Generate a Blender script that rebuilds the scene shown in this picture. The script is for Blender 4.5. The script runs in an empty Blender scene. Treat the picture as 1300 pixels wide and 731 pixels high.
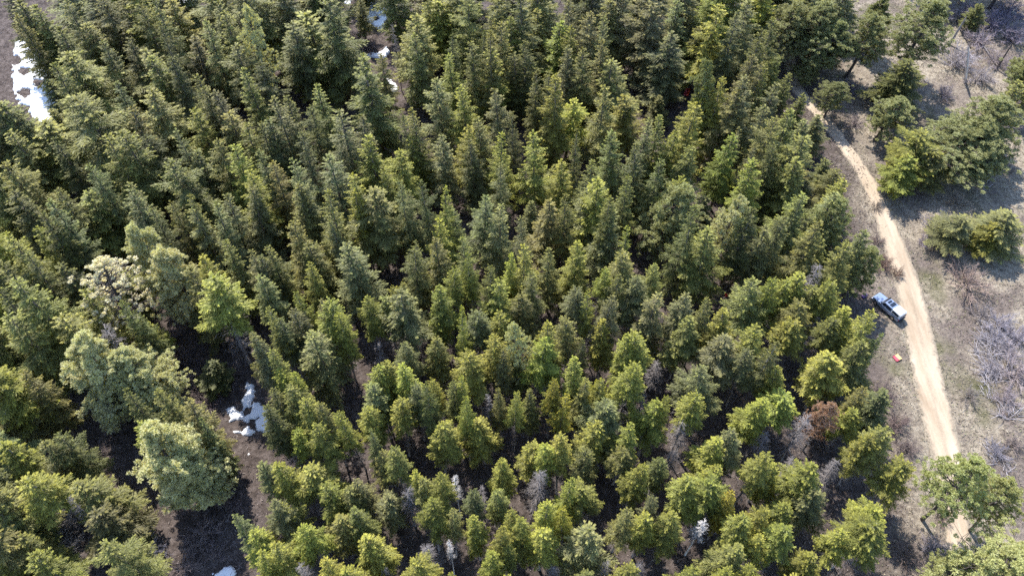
import bpy, math, random
import numpy as np
from mathutils import Vector, Matrix
from mathutils import noise as mnoise

random.seed(7)
RS = np.random.RandomState(11)
sc = bpy.context.scene
COL = sc.collection

# ------------------------------------------------------------------ camera
CAM_H = 90.0
PITCH = math.radians(53.2)
FPX = 1011.0                      # focal length in photo pixels (1300 wide), 28 mm
cd = bpy.data.cameras.new('camera')
cam = bpy.data.objects.new('camera', cd)
COL.objects.link(cam)
cam.location = (0, 0, CAM_H)
cam.rotation_euler = (math.pi / 2 - PITCH, 0, 0)
cd.sensor_width = 36.0
cd.lens = 36.0 * FPX / 1300.0
cd.clip_start = 0.5
cd.clip_end = 6000
sc.camera = cam
FV = np.array([0, math.cos(PITCH), -math.sin(PITCH)])
UV = np.array([0, math.sin(PITCH), math.cos(PITCH)])
RV = np.array([1.0, 0, 0])


def ray(u, v):
    return FV + RV * ((u - 650) / FPX) + UV * ((365.5 - v) / FPX)


# ------------------------------------------------------------------ terrain
def terr(x, y):
    return 0.55 * math.sin(x * 0.045 + 1.3) * math.cos(y * 0.038) + 0.25 * math.sin(x * 0.11 + y * 0.07)


def gp(u, v, h=0.0):
    """where the photo's ray through (u, v) meets the height h above the ground"""
    d = ray(u, v)
    z = h
    for _ in range(4):
        t = (z - CAM_H) / d[2]
        x, y = d[0] * t, d[1] * t
        z = terr(x, y) + h
    return x, y


def gpz(u, v, up=0.0):
    x, y = gp(u, v)
    return Vector((x, y, terr(x, y) + up))


def proj(x, y, z):
    p = np.array([x, y, z - CAM_H])
    d = p @ FV
    return 650 + FPX * (p @ RV) / d, 365.5 - FPX * (p @ UV) / d


# ------------------------------------------------------------------ materials
def new_mat(name):
    m = bpy.data.materials.new(name)
    m.use_nodes = True
    nt = m.node_tree
    nt.nodes.clear()
    out = nt.nodes.new('ShaderNodeOutputMaterial')
    return m, nt, out


def N(nt, t, **kw):
    n = nt.nodes.new(t)
    for k, v in kw.items():
        if k in n.inputs:
            n.inputs[k].default_value = v
        else:
            setattr(n, k, v)
    return n


def principled(name, color, rough=0.6, metal=0.0, noise_amt=0.0, noise_scale=5.0, spec=0.5, coat=0.0):
    m, nt, out = new_mat(name)
    b = N(nt, 'ShaderNodeBsdfPrincipled', Roughness=rough, Metallic=metal)
    b.inputs['Specular IOR Level'].default_value = spec
    b.inputs['Coat Weight'].default_value = coat
    nt.links.new(b.outputs[0], out.inputs[0])
    if noise_amt > 0:
        tc = N(nt, 'ShaderNodeTexCoord')
        nz = N(nt, 'ShaderNodeTexNoise', Scale=noise_scale, Detail=5.0)
        nt.links.new(tc.outputs['Object'], nz.inputs['Vector'])
        mx = N(nt, 'ShaderNodeMix', data_type='RGBA')
        c = Vector(color[:3])
        mx.inputs['A'].default_value = (*(c * (1 - noise_amt)), 1)
        mx.inputs['B'].default_value = (*[min(1, q) for q in (c * (1 + noise_amt))], 1)
        nt.links.new(nz.outputs[0], mx.inputs['Factor'])
        nt.links.new(mx.outputs['Result'], b.inputs['Base Color'])
    else:
        b.inputs['Base Color'].default_value = (*color[:3], 1)
    return m


def foliage_mat(name, tip_gain=(1.5, 1.45, 1.0), trans=0.32):
    """needles: the tree's own colour (object colour), leaf to leaf variation, younger tips"""
    m, nt, out = new_mat(name)
    L = nt.links.new
    oi = N(nt, 'ShaderNodeObjectInfo')
    tip = N(nt, 'ShaderNodeAttribute', attribute_name='tip')
    rnd = N(nt, 'ShaderNodeAttribute', attribute_name='rnd')
    geo = N(nt, 'ShaderNodeTexCoord')
    nz = N(nt, 'ShaderNodeTexNoise', Scale=0.8, Detail=3.0)
    L(geo.outputs['Object'], nz.inputs['Vector'])
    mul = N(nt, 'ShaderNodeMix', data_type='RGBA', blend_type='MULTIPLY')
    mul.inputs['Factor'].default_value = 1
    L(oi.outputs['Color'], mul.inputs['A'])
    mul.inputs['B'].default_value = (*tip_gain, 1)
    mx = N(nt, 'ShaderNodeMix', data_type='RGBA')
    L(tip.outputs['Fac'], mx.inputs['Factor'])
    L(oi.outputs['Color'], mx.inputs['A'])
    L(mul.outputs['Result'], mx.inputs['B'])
    # brightness variation
    add = N(nt, 'ShaderNodeMath', operation='MULTIPLY_ADD')
    L(rnd.outputs['Fac'], add.inputs[0])
    add.inputs[1].default_value = 0.75
    L(nz.outputs[0], add.inputs[2])
    mr = N(nt, 'ShaderNodeMapRange')
    mr.inputs['From Min'].default_value = 0.3
    mr.inputs['From Max'].default_value = 1.4
    mr.inputs['To Min'].default_value = 0.65
    mr.inputs['To Max'].default_value = 1.45
    L(add.outputs[0], mr.inputs['Value'])
    hsv = N(nt, 'ShaderNodeHueSaturation')
    L(mx.outputs['Result'], hsv.inputs['Color'])
    L(mr.outputs[0], hsv.inputs['Value'])
    hr = N(nt, 'ShaderNodeMapRange')
    hr.inputs['To Min'].default_value = 0.49
    hr.inputs['To Max'].default_value = 0.51
    L(nz.outputs[0], hr.inputs['Value'])
    L(hr.outputs[0], hsv.inputs['Hue'])
    b = N(nt, 'ShaderNodeBsdfPrincipled', Roughness=0.5)
    b.inputs['Specular IOR Level'].default_value = 0.25
    L(hsv.outputs[0], b.inputs['Base Color'])
    tr = N(nt, 'ShaderNodeBsdfTranslucent')
    tg = N(nt, 'ShaderNodeMix', data_type='RGBA', blend_type='MULTIPLY')
    tg.inputs['Factor'].default_value = 1
    tg.inputs['B'].default_value = (1.6, 1.5, 0.6, 1)
    L(hsv.outputs[0], tg.inputs['A'])
    L(tg.outputs['Result'], tr.inputs['Color'])
    ms = N(nt, 'ShaderNodeMixShader', Fac=trans)
    L(b.outputs[0], ms.inputs[1])
    L(tr.outputs[0], ms.inputs[2])
    L(ms.outputs[0], out.inputs[0])
    return m


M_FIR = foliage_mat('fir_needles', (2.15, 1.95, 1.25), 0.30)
M_PINE = foliage_mat('pine_needles', (1.12, 1.10, 1.0), 0.25)
M_BARK = principled('bark', (0.16, 0.13, 0.11), 0.9, noise_amt=0.45, noise_scale=3)
M_BARK_DARK = principled('dark_bark', (0.075, 0.06, 0.055), 0.9, noise_amt=0.4, noise_scale=3)
M_DEADWOOD = principled('weathered_wood', (0.24, 0.215, 0.21), 0.85, noise_amt=0.35, noise_scale=2)
M_WHITEWOOD = principled('bleached_wood', (0.62, 0.58, 0.55), 0.85, noise_amt=0.25, noise_scale=2)


def twig_mat(name):
    m, nt, out = new_mat(name)
    oi = N(nt, 'ShaderNodeObjectInfo')
    rnd = N(nt, 'ShaderNodeAttribute', attribute_name='rnd')
    mr = N(nt, 'ShaderNodeMapRange')
    mr.inputs['To Min'].default_value = 0.55
    mr.inputs['To Max'].default_value = 1.4
    nt.links.new(rnd.outputs['Fac'], mr.inputs['Value'])
    hsv = N(nt, 'ShaderNodeHueSaturation')
    nt.links.new(oi.outputs['Color'], hsv.inputs['Color'])
    nt.links.new(mr.outputs[0], hsv.inputs['Value'])
    b = N(nt, 'ShaderNodeBsdfPrincipled', Roughness=0.8)
    nt.links.new(hsv.outputs[0], b.inputs['Base Color'])
    nt.links.new(b.outputs[0], out.inputs[0])
    return m


M_TWIG = twig_mat('twigs')


# ------------------------------------------------------------------ mesh helpers
def mesh_from(name, V, F, mat, tip=None, rnd=None, smooth=False):
    """V (n,3); F list of index arrays, all with the same corner count"""
    me = bpy.data.meshes.new(name)
    V = np.asarray(V, dtype=np.float32).reshape(-1, 3)
    F = np.asarray(F, dtype=np.int32)
    k = F.shape[1]
    me.vertices.add(len(V))
    me.vertices.foreach_set('co', V.ravel())
    me.loops.add(F.size)
    me.loops.foreach_set('vertex_index', F.ravel())
    me.polygons.add(len(F))
    me.polygons.foreach_set('loop_start', np.arange(0, F.size, k, dtype=np.int32))
    me.polygons.foreach_set('loop_total', np.full(len(F), k, dtype=np.int32))
    if smooth:
        me.polygons.foreach_set('use_smooth', np.ones(len(F), dtype=bool))
    me.update(calc_edges=True)
    for nm, arr in (('tip', tip), ('rnd', rnd)):
        if arr is not None:
            at = me.attributes.new(nm, 'FLOAT', 'POINT')
            at.data.foreach_set('value', np.asarray(arr, dtype=np.float32))
    me.materials.append(mat)
    return me


class Leaves:
    """collects leaf sprays: diamond quads given by centre, direction, side, half sizes"""

    def __init__(s):
        s.c, s.a, s.b, s.t, s.r = [], [], [], [], []

    def add(s, c, a, b, t):
        s.c.append(c); s.a.append(a); s.b.append(b); s.t.append(t)

    def mesh(s, name, mat):
        c = np.concatenate(s.c); a = np.concatenate(s.a); b = np.concatenate(s.b); t = np.concatenate(s.t)
        n = len(c)
        V = np.empty((n, 4, 3))
        V[:, 0] = c - a; V[:, 1] = c - a * 0.1 + b; V[:, 2] = c + a; V[:, 3] = c - a * 0.1 - b
        F = np.arange(n * 4).reshape(n, 4)
        r = np.repeat(RS.rand(n), 4)
        return mesh_from(name, V.reshape(-1, 3), F, mat, np.repeat(t, 4), r)


class Sticks:
    """tapered three or six sided sticks"""

    def __init__(s):
        s.V, s.F, s.r, s.n = [], [], [], 0

    def stick(s, p, q, r0, r1, k=3):
        p = np.asarray(p, float); q = np.asarray(q, float)
        d = q - p
        L = np.linalg.norm(d) + 1e-9
        d = d / L
        a = np.cross(d, [0, 0, 1.0] if abs(d[2]) < 0.9 else [1.0, 0, 0]); a /= np.linalg.norm(a)
        b = np.cross(d, a)
        an = np.arange(k) * 2 * math.pi / k
        ring = np.cos(an)[:, None] * a + np.sin(an)[:, None] * b
        s.V.append(p + ring * r0); s.V.append(q + ring * r1)
        i = s.n
        for j in range(k):
            s.F.append((i + j, i + (j + 1) % k, i + k + (j + 1) % k, i + k + j))
        s.r += [RS.rand()] * (2 * k)
        s.n += 2 * k

    def path(s, pts, rads, k=6):
        """a continuous tapering tube through the points"""
        pts = np.asarray(pts, float)
        base = s.n
        rv = RS.rand()
        for i, p in enumerate(pts):
            d = pts[min(i + 1, len(pts) - 1)] - pts[max(i - 1, 0)]
            d = d / (np.linalg.norm(d) + 1e-9)
            a = np.cross(d, [0, 1.0, 0] if abs(d[1]) < 0.8 else [1.0, 0, 0]); a /= np.linalg.norm(a)
            b = np.cross(d, a)
            an = np.arange(k) * 2 * math.pi / k
            s.V.append(p + (np.cos(an)[:, None] * a + np.sin(an)[:, None] * b) * rads[i])
            s.r += [rv] * k
            s.n += k
        for i in range(len(pts) - 1):
            for j in range(k):
                s.F.append((base + i * k + j, base + i * k + (j + 1) % k, base + (i + 1) * k + (j + 1) % k, base + (i + 1) * k + j))

    def mesh(s, name, mat, smooth=False):
        return mesh_from(name, np.concatenate(s.V), s.F, mat, None, s.r, smooth)


def nrm(v):
    return v / (np.linalg.norm(v, axis=-1, keepdims=True) + 1e-9)


# ------------------------------------------------------------------ conifers (unit tree: 20 m high, 3 m crown radius)
H0, R0 = 20.0, 3.0


def trunk_sticks(H, r0, bend=0.25, top=0.03, k=7):
    st = Sticks()
    ph = RS.rand() * 6.28
    n = 9
    pts, rad = [], []
    for i in range(n):
        t = i / (n - 1)
        pts.append((bend * math.sin(t * 2.4 + ph) - bend * math.sin(ph), bend * math.cos(t * 2.9 + ph) - bend * math.cos(ph), -0.6 + t * (H + 0.6) * 0.985))
        rad.append(r0 * (1 - t) ** 0.85 + top if i else r0 * 1.45)
    st.path(pts, rad, k)

    def ax(z):
        t = (z + 0.6) / (0.985 * (H + 0.6))
        return np.array([bend * math.sin(t * 2.4 + ph) - bend * math.sin(ph), bend * math.cos(t * 2.9 + ph) - bend * math.cos(ph), z])
    return st, ax


def fir_mesh(idx, base=0.2, shape=0.85, sag=0.25, dens=1.0, dead_low=0, rag=0.2, leafw=1.0, nb=120):
    st, ax = trunk_sticks(H0, 0.21)
    lv = Leaves()
    nw = int(nb / 5.2)
    wh = (np.arange(nw) + 0.5) / nw
    zs = np.repeat(wh ** 0.93, 6) + RS.normal(size=nw * 6) * 0.16 / nw
    zs = np.concatenate([zs, RS.rand(nb // 6)])
    zs = np.clip(zs, 0.0, 0.995)
    wr = 1 + RS.normal(size=nw + 1) * rag * 0.45
    az = RS.rand() * 6.28
    side_bias = RS.rand() * 6.28
    for i, t in enumerate(zs):
        z = H0 * (base + (1 - base) * t * 0.985)
        az += 2.399 + RS.normal() * 0.35
        prof = (1 - t) ** shape * (0.72 + 0.28 * min(1, t * 5))
        Lb = R0 * prof * wr[int(t * nw)] * (1 + RS.normal() * rag * 0.8) * (1 + 0.12 * math.cos(az - side_bias)) + 0.22
        Lb = max(0.25, min(Lb, R0 * 1.3))
        rise = 0.75 * t ** 1.5 - 0.10 + RS.normal() * 0.06       # upper branches point up
        dx, dy = math.cos(az), math.sin(az)
        o = ax(z)
        out = np.array([dx, dy, 0.0]); lat = np.array([-dy, dx, 0.0])
        n = max(4, int(Lb / 0.108 * dens))
        s_ = (np.arange(n) + 0.6) / n
        s_ = 0.12 + 0.88 * s_

        def spine(s):
            s = np.asarray(s)
            h = Lb * (rise * s - sag * s ** 2 + 0.22 * sag * s ** 5 * 2)
            return o + out * (Lb * s)[..., None] + np.array([0, 0, 1.0]) * h[..., None]
        C = spine(s_)
        st.path([o, spine(np.array([0.5]))[0], spine(np.array([0.95]))[0]], [0.045 * (0.4 + Lb / R0), 0.03, 0.01], 3)
        for sg in (-1, 1):
            l = (0.16 + 0.42 * Lb * (1 - s_) ** 0.75 * np.minimum(1, s_ * 3.0)) * (0.75 + 0.5 * RS.rand(n))
            l = np.minimum(l, 1.15)
            for q, (f, w) in enumerate(((0.30, 1.0), (0.72, 0.9), (1.05, 0.65))):
                keep = (l > (0.0, 0.32, 0.62)[q]) & (RS.rand(n) < 0.93)
                if not keep.any():
                    continue
                m = keep.sum()
                ang = 0.95 + RS.normal(size=m) * 0.18 - 0.25 * f
                d = out * np.cos(ang)[:, None] + lat * (sg * np.sin(ang))[:, None]
                d[:, 2] += rise * 0.7 - 0.22 - 0.18 * f + RS.normal(size=m) * 0.16
                d = nrm(d)
                c = C[keep] + d * (l[keep] * f)[:, None] + RS.normal(size=(m, 3)) * 0.035
                hl = np.clip(l[keep] * 0.34, 0.13, 0.27)
                side = nrm(np.cross(d, np.array([0, 0, 1.0])) + RS.normal(size=(m, 3)) * 0.33)
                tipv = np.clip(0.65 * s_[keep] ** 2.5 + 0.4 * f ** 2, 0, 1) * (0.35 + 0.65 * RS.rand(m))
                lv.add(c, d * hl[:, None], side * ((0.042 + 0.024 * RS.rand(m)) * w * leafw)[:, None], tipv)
        # needles on the branch itself
        m = int(n * 1.6)
        ss = RS.rand(m) ** 0.8
        d = nrm(out + RS.normal(size=(m, 3)) * 0.55)
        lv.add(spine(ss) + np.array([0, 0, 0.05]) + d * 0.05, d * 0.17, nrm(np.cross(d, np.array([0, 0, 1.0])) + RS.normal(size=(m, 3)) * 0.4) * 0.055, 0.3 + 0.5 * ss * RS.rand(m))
        # end spray
        m = 4
        d = nrm(np.tile(out, (m, 1)) + lat * RS.normal(size=(m, 1)) * 0.35 + np.array([0, 0, 1.0]) * (RS.normal(size=(m, 1)) * 0.2 + rise * 0.5 - 0.1))
        c = spine(np.full(m, 0.98)) + d * 0.12
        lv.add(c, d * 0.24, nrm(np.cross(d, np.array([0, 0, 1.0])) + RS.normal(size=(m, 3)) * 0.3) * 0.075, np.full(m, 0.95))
    # leader
    m = 26
    zz = H0 * (0.94 + 0.06 * RS.rand(m))
    an = RS.rand(m) * 6.28
    d = nrm(np.stack([np.cos(an) * 0.6, np.sin(an) * 0.6, 0.6 + RS.rand(m)], 1))
    c = np.array([ax(z) for z in zz]) + d * 0.12
    lv.add(c, d * 0.2, nrm(np.cross(d, [0, 0, 1.0])) * 0.06, np.full(m, 0.9))
    for j in range(dead_low):
        z = H0 * (0.12 + (base - 0.05) * RS.rand())
        a = RS.rand() * 6.28
        Ld = (1.0 + 1.3 * RS.rand()) * (0.7 + 0.3 * z / (H0 * base))
        p = ax(z)
        e = p + np.array([math.cos(a) * Ld, math.sin(a) * Ld, (-0.35 + 0.35 * RS.rand()) * Ld])
        st.stick(p, e, 0.035, 0.012)
        for _ in range(3):
            f = 0.35 + 0.6 * RS.rand()
            q = p + (e - p) * f
            a2 = a + (0.8 if RS.rand() < 0.5 else -0.8)
            st.stick(q, q + np.array([math.cos(a2), math.sin(a2), -0.2]) * Ld * 0.35, 0.018, 0.008)
    return lv.mesh('fir_crown_%d' % idx, M_FIR), st.mesh('fir_trunk_%d' % idx, M_DEADWOOD if dead_low else M_BARK, True)


def pine_mesh(idx, base=0.35, fat=0.9, sparse=1.0, ntuft=300, tuft=0.33):
    """needle tufts on ascending limbs, rounded outline with holes"""
    st, ax = trunk_sticks(H0, 0.19, bend=0.5)
    lv = Leaves()
    nl = 64
    az = RS.rand() * 6.28
    ends = []
    lobes = [(RS.rand(), RS.rand() * 6.28) for _ in range(6)]
    for i in range(nl):
        t = (i + RS.rand()) / nl
        z = H0 * (base + (1 - base) * t * 0.93)
        az += 2.399 + RS.normal() * 0.4
        prof = max(0.12, math.sin(math.pi * min(1, (0.22 + 0.76 * t))) ** 0.62 * (1 - 0.35 * t))
        lob = sum(0.3 * math.exp(-((t - a) / 0.1) ** 2) * math.cos(az - b) for a, b in lobes)
        L = R0 * fat * prof * (1.02 + lob + RS.normal() * 0.13)
        L = max(0.35, L)
        o = ax(z)
        up = 0.25 + 0.6 * t + RS.normal() * 0.1
        out = np.array([math.cos(az), math.sin(az), 0])
        mid = o + out * L * 0.55 + np.array([0, 0, L * up * 0.22])
        end = o + out * L + np.array([0, 0, L * up * 0.62])
        st.path([o, mid, end], [0.075, 0.05, 0.02], 4)
        k = max(3, int(2.1 * ntuft / nl * (0.45 + prof) * sparse))
        for j in range(k):
            f = 0.42 + 0.62 * RS.rand() ** 0.7
            p = (mid + (end - mid) * ((f - 0.55) / 0.45)) if f > 0.55 else o + (mid - o) * (f / 0.55)
            e = p + np.array([RS.normal() * 0.34 * L * 0.55, RS.normal() * 0.34 * L * 0.55, abs(RS.normal()) * 0.35])
            st.stick(p, e, 0.022, 0.012)
            ends.append(e)
    for _ in range(int(16 * sparse)):
        ends.append(ax(H0 * (0.9 + 0.095 * RS.rand())) + np.array([RS.normal() * 0.3, RS.normal() * 0.3, 0]))
    for e in ends:
        m = int(52 + 16 * RS.rand())
        d = nrm(RS.normal(size=(m, 3)) + np.array([0, 0, 0.55]))
        rr = tuft * (0.75 + 0.5 * RS.rand())
        c = e + d * rr * (0.45 + 0.25 * RS.rand(m))[:, None]
        side = nrm(np.cross(d, RS.normal(size=(m, 3))))
        lv.add(c, d * rr * 0.33, side * (0.026 + 0.016 * RS.rand(m))[:, None], np.clip(0.5 + 0.5 * d[:, 2], 0, 1) * (0.4 + 0.6 * RS.rand(m)))
    return lv.mesh('pine_crown_%d' % idx, M_PINE), st.mesh('pine_trunk_%d' % idx, M_BARK_DARK, True)


def dead_mesh(idx, mat, n=85, L=1.5, base=0.3, sub=4, up=0.0):
    """a bare trunk with its grey branches as a second mesh"""
    tr, ax = trunk_sticks(H0, 0.16, bend=0.2, top=0.02, k=6)
    st = Sticks()
    for i in range(n):
        t = RS.rand()
        z = H0 * (base + (0.97 - base) * t)
        a = RS.rand() * 6.28
        l = L * (1 - 0.75 * t) * (0.5 + 0.9 * RS.rand()) + 0.25
        p = ax(z)
        e = p + np.array([math.cos(a) * l, math.sin(a) * l, l * (up - 0.15 + 0.45 * RS.rand())])
        st.path([p, (p + e) / 2 + [0, 0, -0.06 * l], e], [0.05, 0.035, 0.014], 3)
        for j in range(sub):
            f = 0.3 + 0.65 * RS.rand()
            q = p + (e - p) * f
            a2 = a + (1 if RS.rand() < 0.5 else -1) * (0.5 + 0.5 * RS.rand())
            ll = l * 0.45 * (1.1 - f)+0.1
            st.stick(q, q + np.array([math.cos(a2) * ll, math.sin(a2) * ll, 0.2 * ll * RS.normal()]), 0.022, 0.01)
    return st.mesh('dead_branches_%d' % idx, mat), tr.mesh('dead_trunk_%d' % idx, mat, True)


def shrub_mesh(idx, n=26, sub=16):
    """leafless bush, 1 m radius: stems that fork into a haze of twigs"""
    st = Sticks()
    for i in range(n):
        a = RS.rand() * 6.28
        inc = 0.15 + 1.15 * RS.rand() ** 0.8
        d = np.array([math.cos(a) * math.sin(inc), math.sin(a) * math.sin(inc), math.cos(inc) * 0.85 + 0.1])
        o = np.array([RS.normal() * 0.14, RS.normal() * 0.14, 0])
        e = o + d * (0.75 + 0.35 * RS.rand())
        mid = (o + e) / 2 + RS.normal(size=3) * 0.05
        st.path([o, mid, e], [0.022, 0.014, 0.006], 3)
        for j in range(sub):
            f = 0.35 + 0.65 * RS.rand()
            p = o + (e - o) * f
            q = p + nrm(d + RS.normal(size=3) * 0.65) * (0.14 + 0.25 * RS.rand())
            st.stick(p, q, 0.010, 0.005)
            if RS.rand() < 0.6:
                st.stick(q, q + nrm(d + RS.normal(size=3) * 0.9) * 0.16, 0.007, 0.004)
    return st.mesh('bare_twigs_%d' % idx, M_TWIG)


FIRS = [fir_mesh(i, base=b, shape=s, sag=g, rag=r, nb=nb) for i, (b, s, g, r, nb) in enumerate([
    (0.12, 0.76, 0.28, 0.26, 112), (0.18, 0.88, 0.20, 0.30, 100), (0.10, 0.68, 0.34, 0.34, 108), (0.22, 0.80, 0.22, 0.26, 98),
    (0.15, 0.95, 0.28, 0.32, 104), (0.25, 0.68, 0.16, 0.36, 92), (0.14, 0.82, 0.36, 0.38, 96), (0.20, 0.74, 0.10, 0.34, 90),
    (0.16, 0.72, 0.24, 0.40, 84), (0.28, 0.84, 0.05, 0.34, 92), (0.12, 0.90, 0.40, 0.30, 110), (0.24, 0.62, 0.22, 0.42, 80)])]
SPARSE = [fir_mesh(i + 20, base=b, shape=s, sag=g, rag=r, nb=nb, dens=0.85, leafw=0.95) for i, (b, s, g, r, nb) in enumerate([
    (0.15, 0.80, 0.38, 0.28, 84), (0.20, 0.70, 0.30, 0.34, 78), (0.12, 0.85, 0.26, 0.30, 88)])]
YOUNG = [fir_mesh(i + 10, base=b, shape=s, sag=g, rag=r, nb=nb, dead_low=dl) for i, (b, s, g, r, nb, dl) in enumerate([
    (0.40, 0.72, 0.12, 0.22, 90, 60), (0.48, 0.66, 0.06, 0.26, 78, 70), (0.33, 0.80, 0.16, 0.24, 100, 46),
    (0.45, 0.62, 0.14, 0.30, 76, 76), (0.30, 0.85, 0.10, 0.20, 104, 40), (0.54, 0.62, 0.08, 0.24, 70, 80), (0.42, 0.78, 0.05, 0.32, 72, 70)])]
PINES = [pine_mesh(i, base=b, fat=f, ntuft=n) for i, (b, f, n) in enumerate([
    (0.30, 1.0, 330), (0.22, 0.95, 360), (0.40, 1.0, 300), (0.34, 0.85, 280), (0.16, 1.0, 400), (0.20, 1.0, 760), (0.14, 0.85, 760)])]
THIN_PINE = [pine_mesh(10, base=0.45, fat=1.0, ntuft=150, sparse=0.7, tuft=0.30)]
DEADS = [dead_mesh(0, M_DEADWOOD, 95, 1.6), dead_mesh(1, M_DEADWOOD, 120, 2.2, 0.35, 5), dead_mesh(2, M_WHITEWOOD, 80, 1.4, 0.5, 5),
         dead_mesh(3, M_DEADWOOD, 130, 2.6, 0.25, 6, -0.2)]
SHRUBS = [shrub_mesh(i) for i in range(4)]

# ------------------------------------------------------------------ object helpers


def setp(o, label=None, cat=None, group=None, kind=None):
    if label: o['label'] = label
    if cat: o['category'] = cat
    if group: o['group'] = group
    if kind: o['kind'] = kind
    return o


def link(name, data, parent=None, color=None):
    o = bpy.data.objects.new(name, data)
    COL.objects.link(o)
    if parent: o.parent = parent
    if color is not None: o.color = (*color, 1)
    return o


def plant(name, pair, x, y, H, r, color, rz=None, tilt=(0, 0), part2='crown', sink=0.0):
    root = link(name, None)
    root.empty_display_size = 0.5
    root.location = (x, y, terr(x, y) - sink)
    root.rotation_euler = (tilt[0], tilt[1], RS.rand() * 6.28 if rz is None else rz)
    root.scale = (r / R0, r / R0, H / H0)
    c = link(part2, pair[0], root, color)
    t = link('trunk', pair[1], root)
    return root


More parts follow.
